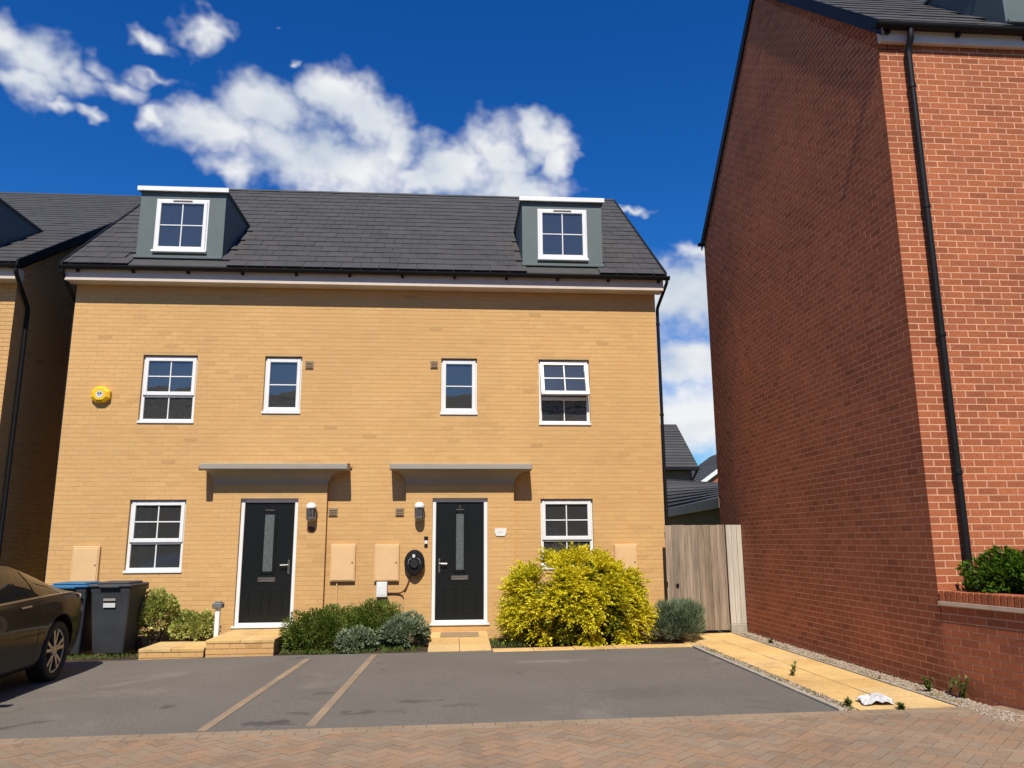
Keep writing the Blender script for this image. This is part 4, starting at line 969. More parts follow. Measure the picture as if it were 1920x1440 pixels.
for (u, v, h, n, lab) in ((1742, 1298, .17, 7, 'leafy weed by the red wall, left of the pair at the path end'), (1832, 1310, .24, 7, 'taller leafy weed by the red wall at the path end'), (1790, 1303, .26, 2, 'thin weed by the red wall between two leafy weeds'),
                          (1488, 1268, .16, 4, 'small brown weed growing out of the edging halfway along the path'), (1445, 1207, .05, 9, 'low dark weed in the pebbles near the gate'), (1590, 1325, .07, 8, 'small weed at the front corner of the edging beside the litter'), (1690, 1330, .05, 5, 'tiny weed at the front edge of the path beside the litter')):
    p = ung(u, v); p[2] = G(p[0]); p[0] = min(p[0], 4.96); weed('weed', lab, tuple(p), h, n, MT['grass_blade'], h * .35, (.05, .012))
# patch of grass and ground cover along the tarmac, and tufts in the joints
def grass(label, pts, h):
    pts = np.asarray(pts); n = len(pts); D = unit(rng.normal(size=(n, 3)) * .45 + np.array([0, 0, 1.0]))
    P = np.column_stack([pts[:, 0], pts[:, 1], [G(x) - .005 for x in pts[:, 0]]])
    o = leaves_mesh('grass', P, D, np.full(n, .004), rng.uniform(.4, 1.1, n) * h, unit(rng.normal(size=(n, 3))), rng.uniform(0, 1, n), MT['grass_blade'], None, .25)
    tag(o, label, 'grass', kind='stuff')
q = rng.uniform(size=(2400, 2)); k = np.sin(q[:, 0] * 23 + 4 * q[:, 1]) + np.sin(q[:, 0] * 61) + rng.normal(size=2400) * .5 > -.1; q = q[k]
grass('rough grass and ground cover between the shrubs and the tarmac', np.column_stack([-2.48 + q[:, 0] * 2.05, -1.60 - .12 * q[:, 0] + .05 * np.sin(q[:, 0] * 31) + (q[:, 1] ** 1.3) * .5]), .085)
q = rng.uniform(size=(700, 2)); grass('dark grass beside the slabs left of the golden shrub', np.column_stack([.64 + q[:, 0] * .5, -1.45 + q[:, 1] * .9]), .10)
q = rng.uniform(size=(900, 2)); k = (np.sin(q[:, 0] * 37) + np.sin(q[:, 0] * 91 + 1)) > -.3; q = q[k]; grass('straggling grass in the joint between the edging and the path', np.column_stack([3.60 + q[:, 1] * .13, YF + q[:, 0] * 4.4]), .045)
q = rng.uniform(size=(420, 2)); k = np.sin(q[:, 0] * 29) > .2; q = q[k]; grass('grass tufts among the pebbles at the foot of the red wall', np.column_stack([4.72 + q[:, 1] * .1, YF + q[:, 0] * 5.9]), .05)
q = rng.uniform(size=(500, 2)); grass('grass at the feet of the bins', np.column_stack([-5.6 + q[:, 0] * 1.2, -1.55 + q[:, 1] * .3]), .07)
# ---------------------------------------------------------------- fixtures on the houses
mat('bin_grey', (.042, .045, .05), .55, 6, .12, spec=.35)
mat('bin_blue', (.022, .125, .26), .5, 6, .1, spec=.35)
mat('lamp_grey', (.30, .30, .29), .35, 6, .05, metal=.6)
mat('brown_paint', (.13, .045, .02), .5, 6, .1)
mat('label_white', (.66, .66, .66), .5, 8, .05)
mat('litter_paper', (.5, .5, .5), .6, 9, .25)
mat('label_dark', (.05, .06, .07), .5, 8, .05)
def wall_lamp(label, x, z):
    y = -.1025; t = thing('wall_lantern', (x, y, z - .2), label, 'lamp', 'door lanterns')
    mb = MB(); mb.bbox(x - .05, x + .05, y - .025, y + .001, z - .14, z + .12, .008); mb.build('back_plate', MT['lamp_grey'], t)
    mb = MB(); mb.lathe([(.086, z + .03), (.09, z + .04), (.086, z + .07), (.065, z + .105), (.02, z + .125)], (x, y - .10, 0), 'z', 18); o = mb.build('cap', MT['white_plastic'], t); smooth_by_angle(o)
    mb = MB(); mb.lathe([(.070, z - .13), (.072, z - .05), (.072, z + .02)], (x, y - .10, 0), 'z', 18); o = mb.build('shade', MT['lamp_glass'], t); smooth_by_angle(o)
    mb = MB(); mb.lathe([(.022, z - .11), (.03, z - .04), (.022, z + .01)], (x, y - .10, 0), 'z', 12); o = mb.build('bulb', MT['white_plastic'], t); smooth_by_angle(o)
    for k in range(6):
        a = math.pi / 3 * k; mb = MB(); mb.tube([(x + .077 * math.cos(a), y - .10 + .077 * math.sin(a), z + .03), (x + .077 * math.cos(a), y - .10 + .077 * math.sin(a), z - .14)], .005, 6); mb.build('cage_bar', MT['lamp_grey'], t)
    mb = MB(); mb.lathe([(.015, z - .20), (.05, z - .185), (.078, z - .15), (.082, z - .125), (.07, z - .12)], (x, y - .10, 0), 'z', 18); o = mb.build('base', MT['lamp_grey'], t); smooth_by_angle(o)
wall_lamp('half-round lantern right of the left-hand black door', -2.345, 1.90)
wall_lamp('half-round lantern left of the right-hand black door', -.54, 1.905)
t = thing('door_plaque', (-2.355, -.1, 1.53), 'small oval brown plaque under the left door lantern', 'plaque'); mb = MB()
mb.lathe([(.01, -.02), (.055, -.018), (.066, -.006), (.066, 0)], (0, 0, 0), 'y', 24); mb.v = [(p[0] + -2.355, p[1] - .103, p[2] * .75 + 1.582) for p in mb.v]; mb.build('plate', MT['brown_paint'], t)
t = thing('house_sign', (.843, -.1, 1.45), 'white shaped house sign on the wall right of the right-hand door', 'sign'); mb = MB()
a, b, zc_ = .738, .948, 1.517
mb.poly([(a, -.118, zc_ + .062), (a + .012, -.118, zc_ - .02), (a + .035, -.118, zc_ - .062), (b - .035, -.118, zc_ - .062), (b - .012, -.118, zc_ - .02), (b, -.118, zc_ + .062), ((a + b) / 2, -.118, zc_ + .07)][::-1], (0, -1, 0), .0155, back=True); mb.build('plate', MT['white_plastic'], t)
mb = MB()
for k in range(3): mb.box(.80 + k * .032, .818 + k * .032, -.1195, -.1175, zc_ - .012, zc_ + .018)
mb.build('lettering', MT['fascia_paint'], t)
# alarm box with a round badge
t = thing('alarm_box', (-6.0, 0, 3.72), 'yellow octagonal burglar alarm box on the buff wall', 'alarm')
mb = MB(); n = 8; R0 = .165
mb.add([(-6.0 + r * math.cos(math.pi / 8 + k * math.pi / 4) * 1.04, y, 3.87 + r * math.sin(math.pi / 8 + k * math.pi / 4) * .95) for r, y in ((R0 * .97, .0), (R0, -.03), (R0 * .97, -.07), (R0 * .66, -.105)) for k in range(8)],
       [(i * 8 + k, i * 8 + (k + 1) % 8, (i + 1) * 8 + (k + 1) % 8, (i + 1) * 8 + k) for i in range(3) for k in range(8)] + [tuple(range(24, 32))]); mb.build('housing', MT['alarm_yellow'], t)
mb = MB(); mb.lathe([(.062, -.002), (.062, .0)], (-6.0, -.106, 3.87), 'y', 20); bdg = mb.build('badge', MT['label_white'], t)
mb = MB(); mb.bbox(-6.045, -5.955, -.1105, -.108, 3.872, 3.884, .001); mb.bbox(-6.03, -5.97, -.1105, -.108, 3.848, 3.858, .001); mb.lathe([(.012, -.002), (.012, 0)], (-6.02, -.1085, 3.90), 'y', 10); mb.lathe([(.012, -.002), (.012, 0)], (-5.98, -.1085, 3.90), 'y', 10); mb.build('lettering', MT['label_dark'], t)
# car charger, isolator box, cable, bell
t = thing('car_charger', (-.61, -.1, .8), 'oval black car charging unit on the wall left of the right-hand door', 'charger')
mb = MB(); mb.lathe([(.11, -.13), (.15, -.125), (.168, -.10), (.172, -.05), (.165, 0)], (0, 0, 0), 'y', 32); mb.v = [(p[0] * (1 if p[2] > -0.05 else 1 - .25 * (-p[2] - .05) / .12) - .61, p[1] - .1025, p[2] * 1.27 + 1.02) for p in mb.v]; o = mb.build('housing', MT['black_plastic'], t); smooth_by_angle(o)
mb = MB(); mb.lathe([(.06, -.16), (.07, -.15), (.075, -.13)], (-.61, -.1025, 1.0), 'y', 20); o = mb.build('socket', MT['rubber'], t); smooth_by_angle(o)
mb = MB(); mb.poly([(-.62 + .024 * math.cos(a), -.2365, 1.135 + .03 * math.sin(a)) for a in [2 * math.pi * k / 14 for k in range(14)]][::-1], (0, -1, 0), .006); mb.build('badge', MT['label_white'], t)
for s in (-1, 1):
    mb = MB(); mb.tube([(-.61 + s * .05, -.2375, 1.10), (-.61 + s * .095, -.2395, 1.06), (-.61 + s * .10, -.2375, 1.0)], .008, 6); mb.build('trim', MT['lamp_grey'], t)
def cable(label, pts, r, m):
    P = [Vector(p) for p in pts]; Q = []
    for i in range(len(P) - 1):
        a, b, c, d = P[max(0, i - 1)], P[i], P[i + 1], P[min(len(P) - 1, i + 2)]
        for k in range(6):
            s = k / 6; Q.append(.5 * ((2 * b) + (c - a) * s + (2 * a - 5 * b + 4 * c - d) * s * s + (3 * b - a - 3 * c + d) * s ** 3))
    Q.append(P[-1]); mb = MB(); mb.tube(Q, r, 8); mb.smooth = True; return tag(mb.build('cable', m), label, 'cable')
cable('dark cable from the white isolator box up to the car charger', [(-1.06, -.025, .53), (-.95, -.02, .525), (-.84, -.035, .53), (-.77, -.122, .575), (-.72, -.12, .67), (-.685, -.125, .78), (-.67, -.14, .86)], .012, MT['brown_paint'])
cable('thin pale cable loop hanging below the car charger', [(-.62, -.14, .84), (-.585, -.13, .77), (-.545, -.13, .75), (-.505, -.13, .79), (-.49, -.13, .86)], .007, MT['vent_tan'])
cable('thin pale cable running down the wall from the charger cable', [(-.80, -.015, .54), (-.80, -.012, .35), (-.795, -.012, .05), (-.80, -.012, -.17)], .006, MT['meter_box'])
t = thing('isolator_box', (-1.15, 0, .455), 'white plastic isolator box under the right meter box', 'electrical box'); mb = MB(); mb.bbox(-1.24, -1.06, -.095, .001, .46, .708, .012); mb.build('housing', MT['white_plastic'], t)
mb = MB(); mb.bbox(-1.215, -1.085, -.099, -.094, .50, .66, .004); mb.build('cover', MT['white_plastic'], t)
t = thing('door_bell', (-.423, -.1, 1.27), 'small black doorbell and chime button left of the right-hand door', 'doorbell'); mb = MB(); mb.bbox(-.457, -.389, -.122, -.1015, 1.395, 1.455, .006); mb.build('camera_unit', MT['black_plastic'], t)
mb = MB(); mb.bbox(-.452, -.394, -.118, -.1015, 1.275, 1.33, .006); mb.build('button_plate', MT['black_plastic'], t); mb = MB(); mb.bbox(-.448, -.398, -.112, -.1015, 1.331, 1.394, .004); mb.build('bracket', MT['white_plastic'], t)
# door mat, post light, litter
t = thing('doormat', (.14, -.5, G(.1) + .07), 'thin brown doormat on the slabs at the right-hand door', 'doormat'); mb = MB(); mb.bbox(-.16, .46, -.60, -.24, 0, .016, .004, xf=lambda p: (p[0], p[1], p[2] + G(0) + .009 + (p[1] - dB[0][1]) * .058)); mb.build('mat', MT['vent_tan'], t)
p = (-3.62, -.72); t = thing('post_light', (*p, -.13), 'short white post with a square grey cap beside the left doorstep', 'post light')
mb = MB(); mb.bbox(p[0] - .035, p[0] + .035, p[1] - .035, p[1] + .035, -.24, .365, .006); mb.build('post', MT['upvc_white'], t)
mb = MB(); mb.bbox(p[0] - .075, p[0] + .075, p[1] - .075, p[1] + .075, .365, .45, .012); mb.bbox(p[0] - .05, p[0] + .05, p[1] - .05, p[1] + .05, .449, .47, .006); mb.build('cap', MT['lamp_grey'], t)
def litter():
    a = ung(1642, 1319); mb = MB(); n = 15; rr = random.Random(5)
    ph = [rr.uniform(0, 6.28) for _ in range(6)]; vs = []
    for i in range(n):
        for k in range(n):
            u, v = i / (n - 1) - .5, k / (n - 1) - .5; e = max(0, 1 - (4 * u * u + 4 * v * v) * .55)
            z = .055 * e * abs(math.sin(9 * u + ph[0] + 2 * math.sin(7 * v + ph[1]))) + .03 * e * abs(math.sin(13 * v + ph[2] + 3 * u)) + .004
            ed = 1 + .12 * math.sin(11 * u + ph[3]) * math.sin(9 * v + ph[4])
            vs.append((a[0] + u * .31 * ed + v * .05, a[1] + v * .26 * ed + rr.uniform(-.004, .004), G(a[0]) + .010 + z))
    mb.add(vs, [(i * n + k, i * n + k + 1, (i + 1) * n + k + 1, (i + 1) * n + k) for i in range(n - 1) for k in range(n - 1)])
    tag(mb.build('litter', MT['litter_paper'], normals=False), 'crumpled white litter lying at the front of the yellow path', 'litter')
litter()

# ---------------------------------------------------------------- wheelie bins
def wheelie_bin(label, x, y, lid, wheels=True):
    z0 = G(x) + .0; t = thing('wheelie_bin', (x, y, z0), label, 'bin', 'wheelie bins'); w, d, h = .285, .34, .98
    sec = [(0.04, .78, .74), (.06, .80, .76), (.5, .90, .87), (.88, .985, .975), (.92, 1.0, 1.0), (h - .03, 1.04, 1.02), (h, 1.04, 1.02)]
    mb = MB(); vs = []
    for (z, a, b) in sec:
        A, B, r = w * a, d * b, .04
        for (sx, sy, q0) in ((1, 1, 0), (-1, 1, 90), (-1, -1, 180), (1, -1, 270)):
            for k in range(4): an = math.radians(q0 + 30 * k); vs.append((x + sx * (A - r) + r * math.cos(an), y + sy * (B - r) + r * math.sin(an), z0 + z))
    n = 16; fs = [(i * n + k, i * n + (k + 1) % n, (i + 1) * n + (k + 1) % n, (i + 1) * n + k) for i in range(len(sec) - 1) for k in range(n)] + [tuple(range(n - 1, -1, -1))]
    mb.add(vs, fs); o = mb.build('body', MT['bin_grey'], t); smooth_by_angle(o, 25)
    mb = MB(); mb.bbox(x - w * 1.08, x + w * 1.08, y - d * 1.10, y + d * 1.02, z0 + h, z0 + h + .045, .018); mb.bbox(x - w * .85, x + w * .85, y - d * .8, y + d * .8, z0 + h + .04, z0 + h + .075, .02); mb.bbox(x - w * .5, x + w * .5, y - d * 1.16, y - d * 1.08, z0 + h - .005, z0 + h + .03, .008); o = mb.build('lid', lid, t)
    mb = MB(); mb.tube([(x - w * .95, y + d * 1.12, z0 + h + .02), (x + w * .95, y + d * 1.12, z0 + h + .02)], .018, 8); mb.bbox(x - w, x - w * .86, y + d * .9, y + d * 1.16, z0 + h - .06, z0 + h + .04, .01); mb.bbox(x + w * .86, x + w, y + d * .9, y + d * 1.16, z0 + h - .06, z0 + h + .04, .01); mb.build('handle', MT['bin_grey'], t)
    for s in (-1, 1):
        mb = MB(); mb.lathe([(.04, -.022), (.10, -.02), (.10, .02), (.04, .022)], (x + s * (w * .82), y + d * .85, z0 + .10), 'x', 18); mb.build('wheel', MT['rubber'], t)
    f = lambda z: y - d * (.80 + .14 * z / .5) - .012 if z < .5 else y - d * (.90 + .1 * (z - .5) / .4) - .004
    mb = MB(); zz = z0 + .74; mb.add([(x - .085, f(.70) - .008, z0 + .695), (x + .085, f(.70) - .008, z0 + .695), (x + .085, f(.76) - .008, z0 + .76), (x - .085, f(.76) - .008, z0 + .76)], [(0, 1, 2, 3)]); mb.build('label_sticker', MT['label_white'], t, normals=False)
    mb = MB(); mb.add([(x - .085, f(.80) - .008, z0 + .79), (x + .085, f(.80) - .008, z0 + .79), (x + .085, f(.83) - .008, z0 + .825), (x - .085, f(.83) - .008, z0 + .825)], [(0, 1, 2, 3)]); mb.build('crest', MT['canopy_grey'], t, normals=False)
wheelie_bin('grey wheelie bin with grey lid and white sticker, nearer the yellow-green shrub', -5.02, -1.0, MT['bin_grey'])
wheelie_bin('grey wheelie bin with a bright blue lid behind the car', -5.66, -.97, MT['bin_blue'])

# ---------------------------------------------------------------- parked car (rear towards the house)
mat('car_paint', (.007, .0055, .0045), .3, 3, .05, spec=.08, coat=.2)
mat('car_glass', (.006, .007, .007), .03, 3, .02, spec=.5)
mat('alloy', (.42, .41, .39), .35, 6, .05, metal=.85)
mat('tail_lamp', (.45, .015, .012), .12, 6, .05, spec=.7, coat=1)
mat('tail_dark', (.03, .03, .035), .1, 6, .05, spec=.7, coat=1)
CX, CYR, CROT = -5.75, -2.40, math.radians(2.0)
def car():
    L = 4.95; zg = G(-5.3)
    lerp = lambda l, T: float(np.interp(l, [a for a, _ in T], [b for _, b in T]))
    def sm(l, T, h=.10): return sum(lerp(l + d * h, T) for d in (-1, -.5, 0, .5, 1)) / 5
    top = [(0, .93), (.06, .985), (.12, 1.03), (.22, 1.06), (.55, 1.12), (1.0, 1.27), (1.5, 1.40), (2.0, 1.445), (2.5, 1.44), (2.9, 1.37), (3.3, 1.20), (3.65, 1.03), (4.2, .94), (4.6, .85), (4.85, .73), (4.95, .60)]
    belt = [(0, .86), (.15, .96), (.5, 1.005), (1.2, .995), (2.5, .955), (3.5, .93), (4.2, .86), (4.6, .77), (4.95, .56)]
    wid = [(0, .70), (.05, .80), (.15, .885), (.4, .95), (.9, .982), (2.0, .965), (3.0, .965), (3.9, .975), (4.5, .92), (4.8, .80), (4.95, .62)]
    roofw = [(0, .62), (.25, .66), (.6, .64), (1.2, .60), (2.0, .62), (2.7, .62), (3.3, .68), (3.7, .76), (4.95, .5)]
    bot = [(0, .42), (.1, .30), (.4, .22), (4.4, .20), (4.8, .24), (4.95, .34)]
    WR, WF, WRAD = 0.98, 3.94, .352
    def section(l):
        w, zt, zb, b = sm(l, wid), sm(l, top), lerp(l, bot), sm(l, belt); rw_ = sm(l, roofw); b = min(b, zt - .03)
        arch = 0
        for c in (WR, WF):
            q = .405 ** 2 - (l - c) ** 2
            if q > 0: zb = max(zb, WRAD + math.sqrt(q) - .0); arch = max(arch, min(1, q / .1))
        zm = max(.52, zb + .02); z2 = max(.70, zb + .04)
        pts = [(w * .90, zb), (w * (.955 + .035 * arch), zb + (.02 if arch else .10)), (w * (.99 + .01 * arch), max(zm, zb + .03)), (w * 1.0, max(z2, zb + .05)), (w * .985, b - .08), (w * .955, b - .015), (w * .925, b + .01),
               ((w * .925 + rw_) / 2 + .03, b + (zt - .06 - b) * .52), (rw_ + .012, b + (zt - .055 - b) * .97), (rw_ * .86, zt - .022), (rw_ * .5, zt - .006), (0, zt)]
        return pts
    def tw(p, l, s=1):
        x, y = s * p[0], -l; c, q = math.cos(CROT), math.sin(CROT); return (CX + x * c - y * q, CYR + x * q + y * c, zg + p[1])
    ls = sorted(set([0, .02, .05, .08, .12, .17, .22] + [round(.28 + .06 * k, 3) for k in range(78) if .28 + .06 * k < 4.9] + [WR + .405 * math.sin(math.radians(a)) for a in range(-90, 91, 10)] + [WF + .405 * math.sin(math.radians(a)) for a in range(-90, 91, 10)] + [4.9, 4.93, 4.95]))
    t = thing('parked_car', (CX, CYR - 2.4, zg), 'dark glossy saloon car parked at the left edge, tail towards the bins', 'car')
    mb = MB(); vs = []; npt = 12; row = 2 * npt - 1
    for l in ls:
        s = section(l); vs += [tw(p, l) for p in s] + [tw(p, l, -1) for p in s[-2::-1]]
    fs = [(i * row + k, i * row + k + 1, (i + 1) * row + k + 1, (i + 1) * row + k) for i in range(len(ls) - 1) for k in range(row - 1)]
    fs += [tuple(range(row)), tuple(range((len(ls) - 1) * row, len(ls) * row))[::-1]]
    mb.add(vs, fs); o = mb.build('body', MT['car_paint'], t); smooth_by_angle(o, 38)
    def patch(name, l0, l1, k0, k1, m, s=1, off=.006, nl=24, shape=None):
        """skin patch over section points k0..k1 (fractional) between l0 and l1, lifted off the body"""
        mb = MB(); vs = []; nk = max(2, int((k1 - k0) * 3) + 1)
        for i in range(nl):
            l = l0 + (l1 - l0) * i / (nl - 1); S = section(l)
            a, b = (k0, k1) if shape is None else shape((i / (nl - 1)))
            for j in range(nk):
                f = a + (b - a) * j / (nk - 1); n_ = min(int(f), 10); g = f - n_
                p = (S[n_][0] * (1 - g) + S[n_ + 1][0] * g, S[n_][1] * (1 - g) + S[n_ + 1][1] * g)
                e = np.array([S[n_ + 1][1] - S[n_][1], -(S[n_ + 1][0] - S[n_][0])]); e = e / (np.linalg.norm(e) + 1e-9)
                vs.append(tw((p[0] + e[0] * off, p[1] + e[1] * off), l, s))
        fs = [(i * nk + j, i * nk + j + 1, (i + 1) * nk + j + 1, (i + 1) * nk + j) for i in range(nl - 1) for j in range(nk - 1)]
        mb.add(vs, fs); mb.smooth = True; return mb.build(name, m, t, normals=False)
    for s in (1, -1):
        patch('side_window', .62, 1.52, 6.12, 7.9, MT['car_glass'], s, shape=lambda f: (6.12, 6.12 + 1.78 * min(1, .04 + f * 1.6)))
        patch('side_window', 1.56, 2.55, 6.12, 7.9, MT['car_glass'], s)
        patch('side_window', 2.60, 3.55, 6.12, 7.9, MT['car_glass'], s, shape=lambda f: (6.12, 6.12 + 1.78 * min(1, (1 - f) * 1.5 + .03)))
        for lg in (1.54, 2.575, 3.62): patch('shut_line', lg - .004, lg + .004, .6, 6.0, MT['rubber'], s, .004, 2)
        patch('chrome_trim', .55, 3.6, 6.0, 6.11, MT['chrome'], s, .008, 40)
        patch('tail_light', .0, .46, 3.2, 5.8, MT['tail_lamp'], s, .008, 20, shape=lambda f: (3.25 + 1.2 * f, 5.9 - .6 * f))
        patch('tail_light_lens', .09, .40, 4.4, 5.4, MT['tail_dark'], s, .013, 16, shape=lambda f: (3.62 + 1.0 * f, 5.55 - .5 * f))
        patch('door_handle', 1.75, 1.97, 4.25, 4.55, MT['chrome'], s, .014, 6)
        patch('door_handle', 2.75, 2.97, 4.25, 4.55, MT['chrome'], s, .014, 6)
        mb = MB(); x_, l_ = .97, 3.30; mb.bbox(-.09, .09, -.06, .06, -.055, .055, .03); mb.v = [tw((x_ + .07 + p[0] * 1.0, 1.02 + p[2]), l_ + p[1], s) for p in mb.v]; mb.build('wing_mirror', MT['car_paint'], t)
    patch('rear_window', .42, 1.45, 8.5, 11, MT['car_glass'], 1, .006, 24); patch('rear_window', .42, 1.45, 8.5, 11, MT['car_glass'], -1, .006, 24)
    patch('windscreen', 2.75, 3.55, 8.4, 11, MT['car_glass'], 1, .006, 24); patch('windscreen', 2.75, 3.55, 8.4, 11, MT['car_glass'], -1, .006, 24)
    mb = MB()     # floor and wheel wells
    P = [tw((sx * .80, z), l) for z in (.20, .62) for l in (.45, 4.5) for sx in (-1, 1)]; mb.add(P, [(0, 1, 3, 2), (4, 5, 7, 6), (0, 1, 5, 4), (2, 3, 7, 6), (0, 2, 6, 4), (1, 3, 7, 5)]); mb.build('underbody', MT['rubber'], t)
    c, q = math.cos(CROT), math.sin(CROT)
    for l in (WR, WF):
        for s in (1, -1):
            def at_(a, r, h): return tw((.955 - .0 + h, WRAD + r * math.sin(a)), l + r * math.cos(a), s)
            seg = 36; prof = [(.255, -.02), (.262, .0), (.30, .008), (.335, .0), (.352, -.03), (.352, -.20), (.27, -.23), (.25, -.23)]
            vs = [at_(2 * math.pi * k / seg, r, h - .012) for r, h in prof for k in range(seg)]
            fs = [(i * seg + k, i * seg + (k + 1) % seg, (i + 1) * seg + (k + 1) % seg, (i + 1) * seg + k) for i in range(len(prof) - 1) for k in range(seg)]
            mb = MB(); mb.add(vs, fs); w_ = mb.build('wheel', MT['rubber'], t); smooth_by_angle(w_, 50); w_['label'] = 'black tyre'
            mb = MB(); prof = [(.258, -.005), (.258, -.02), (.238, -.03), (.235, -.15)]
            vs = [at_(2 * math.pi * k / seg, r, h - .012) for r, h in prof for k in range(seg)]; mb.add(vs, [(i * seg + k, i * seg + (k + 1) % seg, (i + 1) * seg + (k + 1) % seg, (i + 1) * seg + k) for i in range(3) for k in range(seg)])
            for k in range(5):
                a0 = 2 * math.pi * k / 5 + .3
                for d_ in (-.17, .17):
                    A, B = a0 + d_ * .55, a0 + d_ * 1.25
                    w1, w2 = .026, .020
                    pa = [(.05, A), (.242, B)]
                    vs = []
                    for (r, a), ww in zip(pa, (w1, w2)):
                        for dd in (-1, 1):
                            for h in (-.022, -.05): vs.append(at_(a + dd * ww / r * (.6 if r < .1 else 1), r, h - (.012 if r < .1 else .006)))
                    mb.add(vs, [(0, 2, 6, 4), (1, 5, 7, 3), (0, 4, 5, 1), (2, 3, 7, 6)])
            vs = [at_(2 * math.pi * k / 18, r, h) for r, h in ((.075, -.05), (.07, -.03), (.03, -.022)) for k in range(18)]; mb.add(vs, [(i * 18 + k, i * 18 + (k + 1) % 18, (i + 1) * 18 + (k + 1) % 18, (i + 1) * 18 + k) for i in range(2) for k in range(18)] + [tuple(range(36, 54))])
            mb.build('rim', MT['alloy'], w_)
            mb = MB(); vs = [at_(2 * math.pi * k / seg, .2, -.13) for k in range(seg)]; mb.add(vs, [tuple(range(seg))]); mb.build('brake_disc', MT['rubber'], w_, normals=False)
car()

# ---------------------------------------------------------------- buildings far behind, seen through the gap
mat('far_tile', [(.05, .05, .052), (.062, .06, .06), (.07, .068, .068)], .8, 1.2, .12, spec=.3)
mat('far_brown', (.20, .145, .095), .9, 1, .1, spec=.15)
mat('far_red', (.34, .13, .08), .9, 1, .1, spec=.15)
def course_roof(parent, e0, e1, r0, r1, n, material, th=.03):
    """roof slope between eave e0-e1 and ridge r0-r1, laid in n stepped courses"""
    e0, e1, r0, r1 = [np.asarray(a, float) for a in (e0, e1, r0, r1)]; nn = np.cross(e1 - e0, r0 - e0); nn /= np.linalg.norm(nn); nn = nn if nn[2] > 0 else -nn
    mb = MB()
    for k in range(n):
        a, b = k / n, (k + 1) / n
        P = [e0 + (r0 - e0) * a + nn * th, e1 + (r1 - e1) * a + nn * th, e1 + (r1 - e1) * b, e0 + (r0 - e0) * b]
        mb.poly(P, nn, th + .05, R_.random())
    return mb.build('roof', material, parent, normals=False)
hM = thing('rear_house', (7, 26, -.3), 'grey-roofed house far behind, seen through the gap above the gate', 'house')
EY, EZ, RY, RZ2, MX = 24.1, 4.9, 27.6, 7.55, 12.15
course_roof(hM, (2, EY, EZ), (MX, EY, EZ), (2, RY, RZ2), (MX, RY, RZ2), 16, MT['far_tile']); course_roof(hM, (2, 2 * RY - EY, EZ), (MX, 2 * RY - EY, EZ), (2, RY, RZ2), (MX, RY, RZ2), 6, MT['far_tile'])
mb = MB(); mb.add([(x, y, z) for x in (2.1, MX - .25) for y, z in ((EY + .35, -.3), (2 * RY - EY - .35, -.3), (2 * RY - EY - .35, EZ + .1), (RY, RZ2 - .15), (EY + .35, EZ + .1))], [(0, 1, 2, 3, 4), (9, 8, 7, 6, 5), (0, 4, 9, 5), (1, 6, 7, 2)]); mb.build('walls', MT['far_brown'], hM)
mb = MB(); mb.box(2, MX + .02, EY - .06, EY + .02, EZ - .14, EZ + .02); mb.box(2, MX - .02, EY + .02, EY + .34, EZ - .16, EZ - .12); mb.build('gutter', MT['black_plastic'], hM)
mb = MB(); mb.tube([(MX - .05, EY - .02, EZ - .1), (MX - .3, EY + .3, EZ - .7), (MX - .3, EY + .3, -.2)], .06, 6); mb.build('downpipe', MT['black_plastic'], hM)
ga = thing('garage', (8.5, 12, -.3), 'low dark-roofed garage behind the wooden gate', 'garage')
E0, E1 = unz(1225, 962, 2.4), unz(1352, 933.5, 2.4); Rg0, Rg1 = unz(1225, 897, 3.9), unz(1362, 905.5, 3.9)
course_roof(ga, E0, E1, Rg0, Rg1, 9, MT['far_tile'], .04)
dv = (E1 - E0) / np.linalg.norm(E1 - E0); ind = np.array([-dv[1], dv[0], 0]); ind = ind if np.dot(ind[:2], (Rg0 - E0)[:2]) > 0 else -ind
mb = MB(); A, B = E0 - ind * .06, E1 - ind * .06
mb.add([(*(p[:2]), z) for z in (2.16, 2.40) for p in (A, B, B + ind * .08, A + ind * .08)], [(0, 1, 5, 4), (1, 2, 6, 5), (2, 3, 7, 6), (3, 0, 4, 7), (4, 5, 6, 7), (3, 2, 1, 0)]); mb.build('fascia', MT['stone'], ga)
A, B = E0 + ind * .35, E1 + ind * .35
mb = MB(); mb.add([(*(p[:2]), z) for z in (-.3, 2.5) for p in (A, B, B + ind * 5, A + ind * 5)], [(0, 1, 5, 4), (1, 2, 6, 5), (2, 3, 7, 6), (3, 0, 4, 7), (4, 5, 6, 7)]); mb.build('walls', MT['far_brown'], ga)
hF = thing('distant_gable_house', (21, 44, -.3), 'distant pinkish gable house with white bargeboard at the red wall edge', 'house')
gx, gy, gez, gs = 17.3, 40.0, 5.15, .70; gw = 4.0
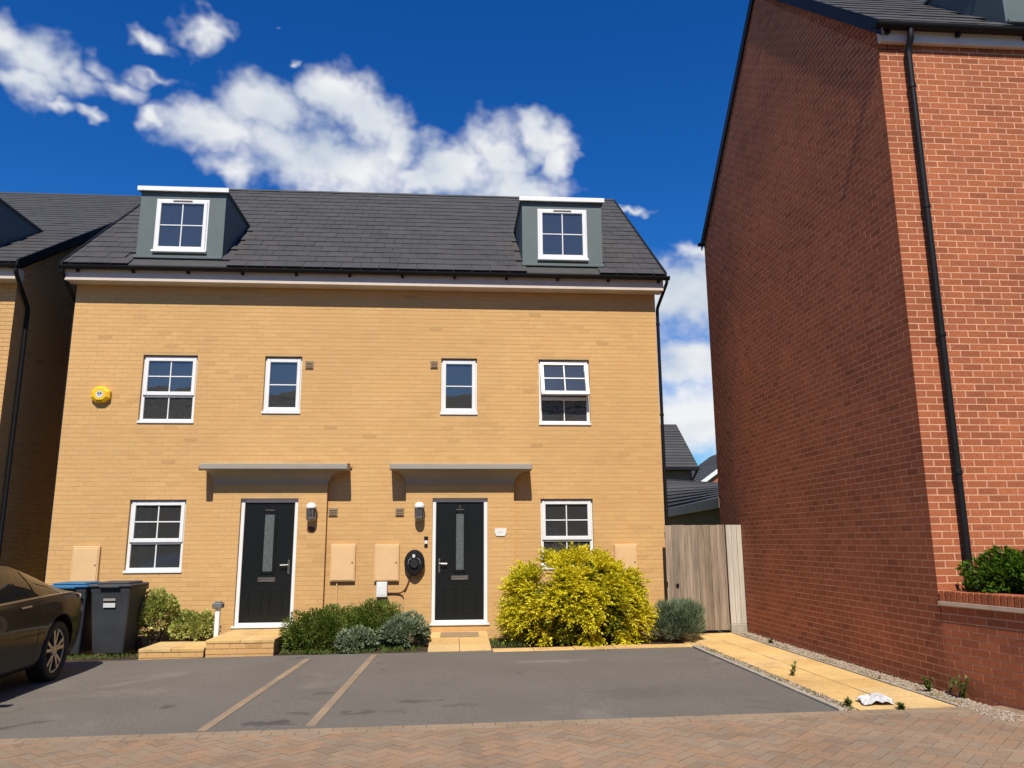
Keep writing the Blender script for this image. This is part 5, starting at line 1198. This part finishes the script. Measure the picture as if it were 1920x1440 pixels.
course_roof(hF, (gx - .3, gy + 9, gez), (gx - .3, gy - .2, gez), (gx + gw, gy + 9, gez + gs * (gw + .3)), (gx + gw, gy - .2, gez + gs * (gw + .3)), 12, MT['far_tile']); course_roof(hF, (gx + 2 * gw + .3, gy + 9, gez), (gx + 2 * gw + .3, gy - .2, gez), (gx + gw, gy + 9, gez + gs * (gw + .3)), (gx + gw, gy - .2, gez + gs * (gw + .3)), 6, MT['far_tile'])
mb = MB(); mb.add([(x, y, z) for y in (gy, gy + 8.8) for x, z in ((gx, -.3), (gx + 2 * gw, -.3), (gx + 2 * gw, gez + .05), (gx + gw, gez + gs * gw + .1), (gx, gez + .05))], [(0, 1, 2, 3, 4), (9, 8, 7, 6, 5), (0, 4, 9, 5), (1, 6, 7, 2)]); mb.build('walls', MT['far_red'], hF)
mb = MB()
for s0, s1 in ((gx - .3, gx + gw), (gx + 2 * gw + .3, gx + gw)): mb.add([(x, y, z + dz) for y in (gy - .26, gy - .2) for x, z, dz in ((s0, gez, -.28), (s1, gez + gs * (gw + .3), -.28), (s1, gez + gs * (gw + .3), .03), (s0, gez, .03))], [(0, 1, 2, 3), (7, 6, 5, 4), (0, 4, 5, 1), (3, 2, 6, 7)])
mb.build('bargeboard', MT['upvc_white'], hF)

# ---------------------------------------------------------------- the terrace across the road, met only in the window reflections
op = thing('opposite_terrace', (0, -34, -.3), 'brick terrace across the road, mirrored dark in the ground floor windows', 'terrace')
mb = MB(); mb.box(-26, 26, -38, -30, -.3, 6.4); mb.build('walls', MT['far_brown'], op)
course_roof(op, (-26.3, -29.7, 6.3), (26.3, -29.7, 6.3), (-26.3, -34, 10.4), (26.3, -34, 10.4), 12, MT['far_tile']); course_roof(op, (-26.3, -38.3, 6.3), (26.3, -38.3, 6.3), (-26.3, -34, 10.4), (26.3, -34, 10.4), 12, MT['far_tile'])
for k in range(8):
    for z in (.9, 3.4):
        for dx in (0, 3.2):
            x = -24 + 6.4 * k + dx; mb = MB(); ring(mb, x, x + 1.1, z, z + 1.2, .08, -30.05, -29.95); w = mb.build('window', MT['upvc_white'], op)
            mb = MB(); mb.add([(x, -29.97, z), (x + 1.1, -29.97, z), (x + 1.1, -29.97, z + 1.2), (x, -29.97, z + 1.2)], [(0, 1, 2, 3)]); mb.build('pane', MT['car_glass'], w, normals=False)
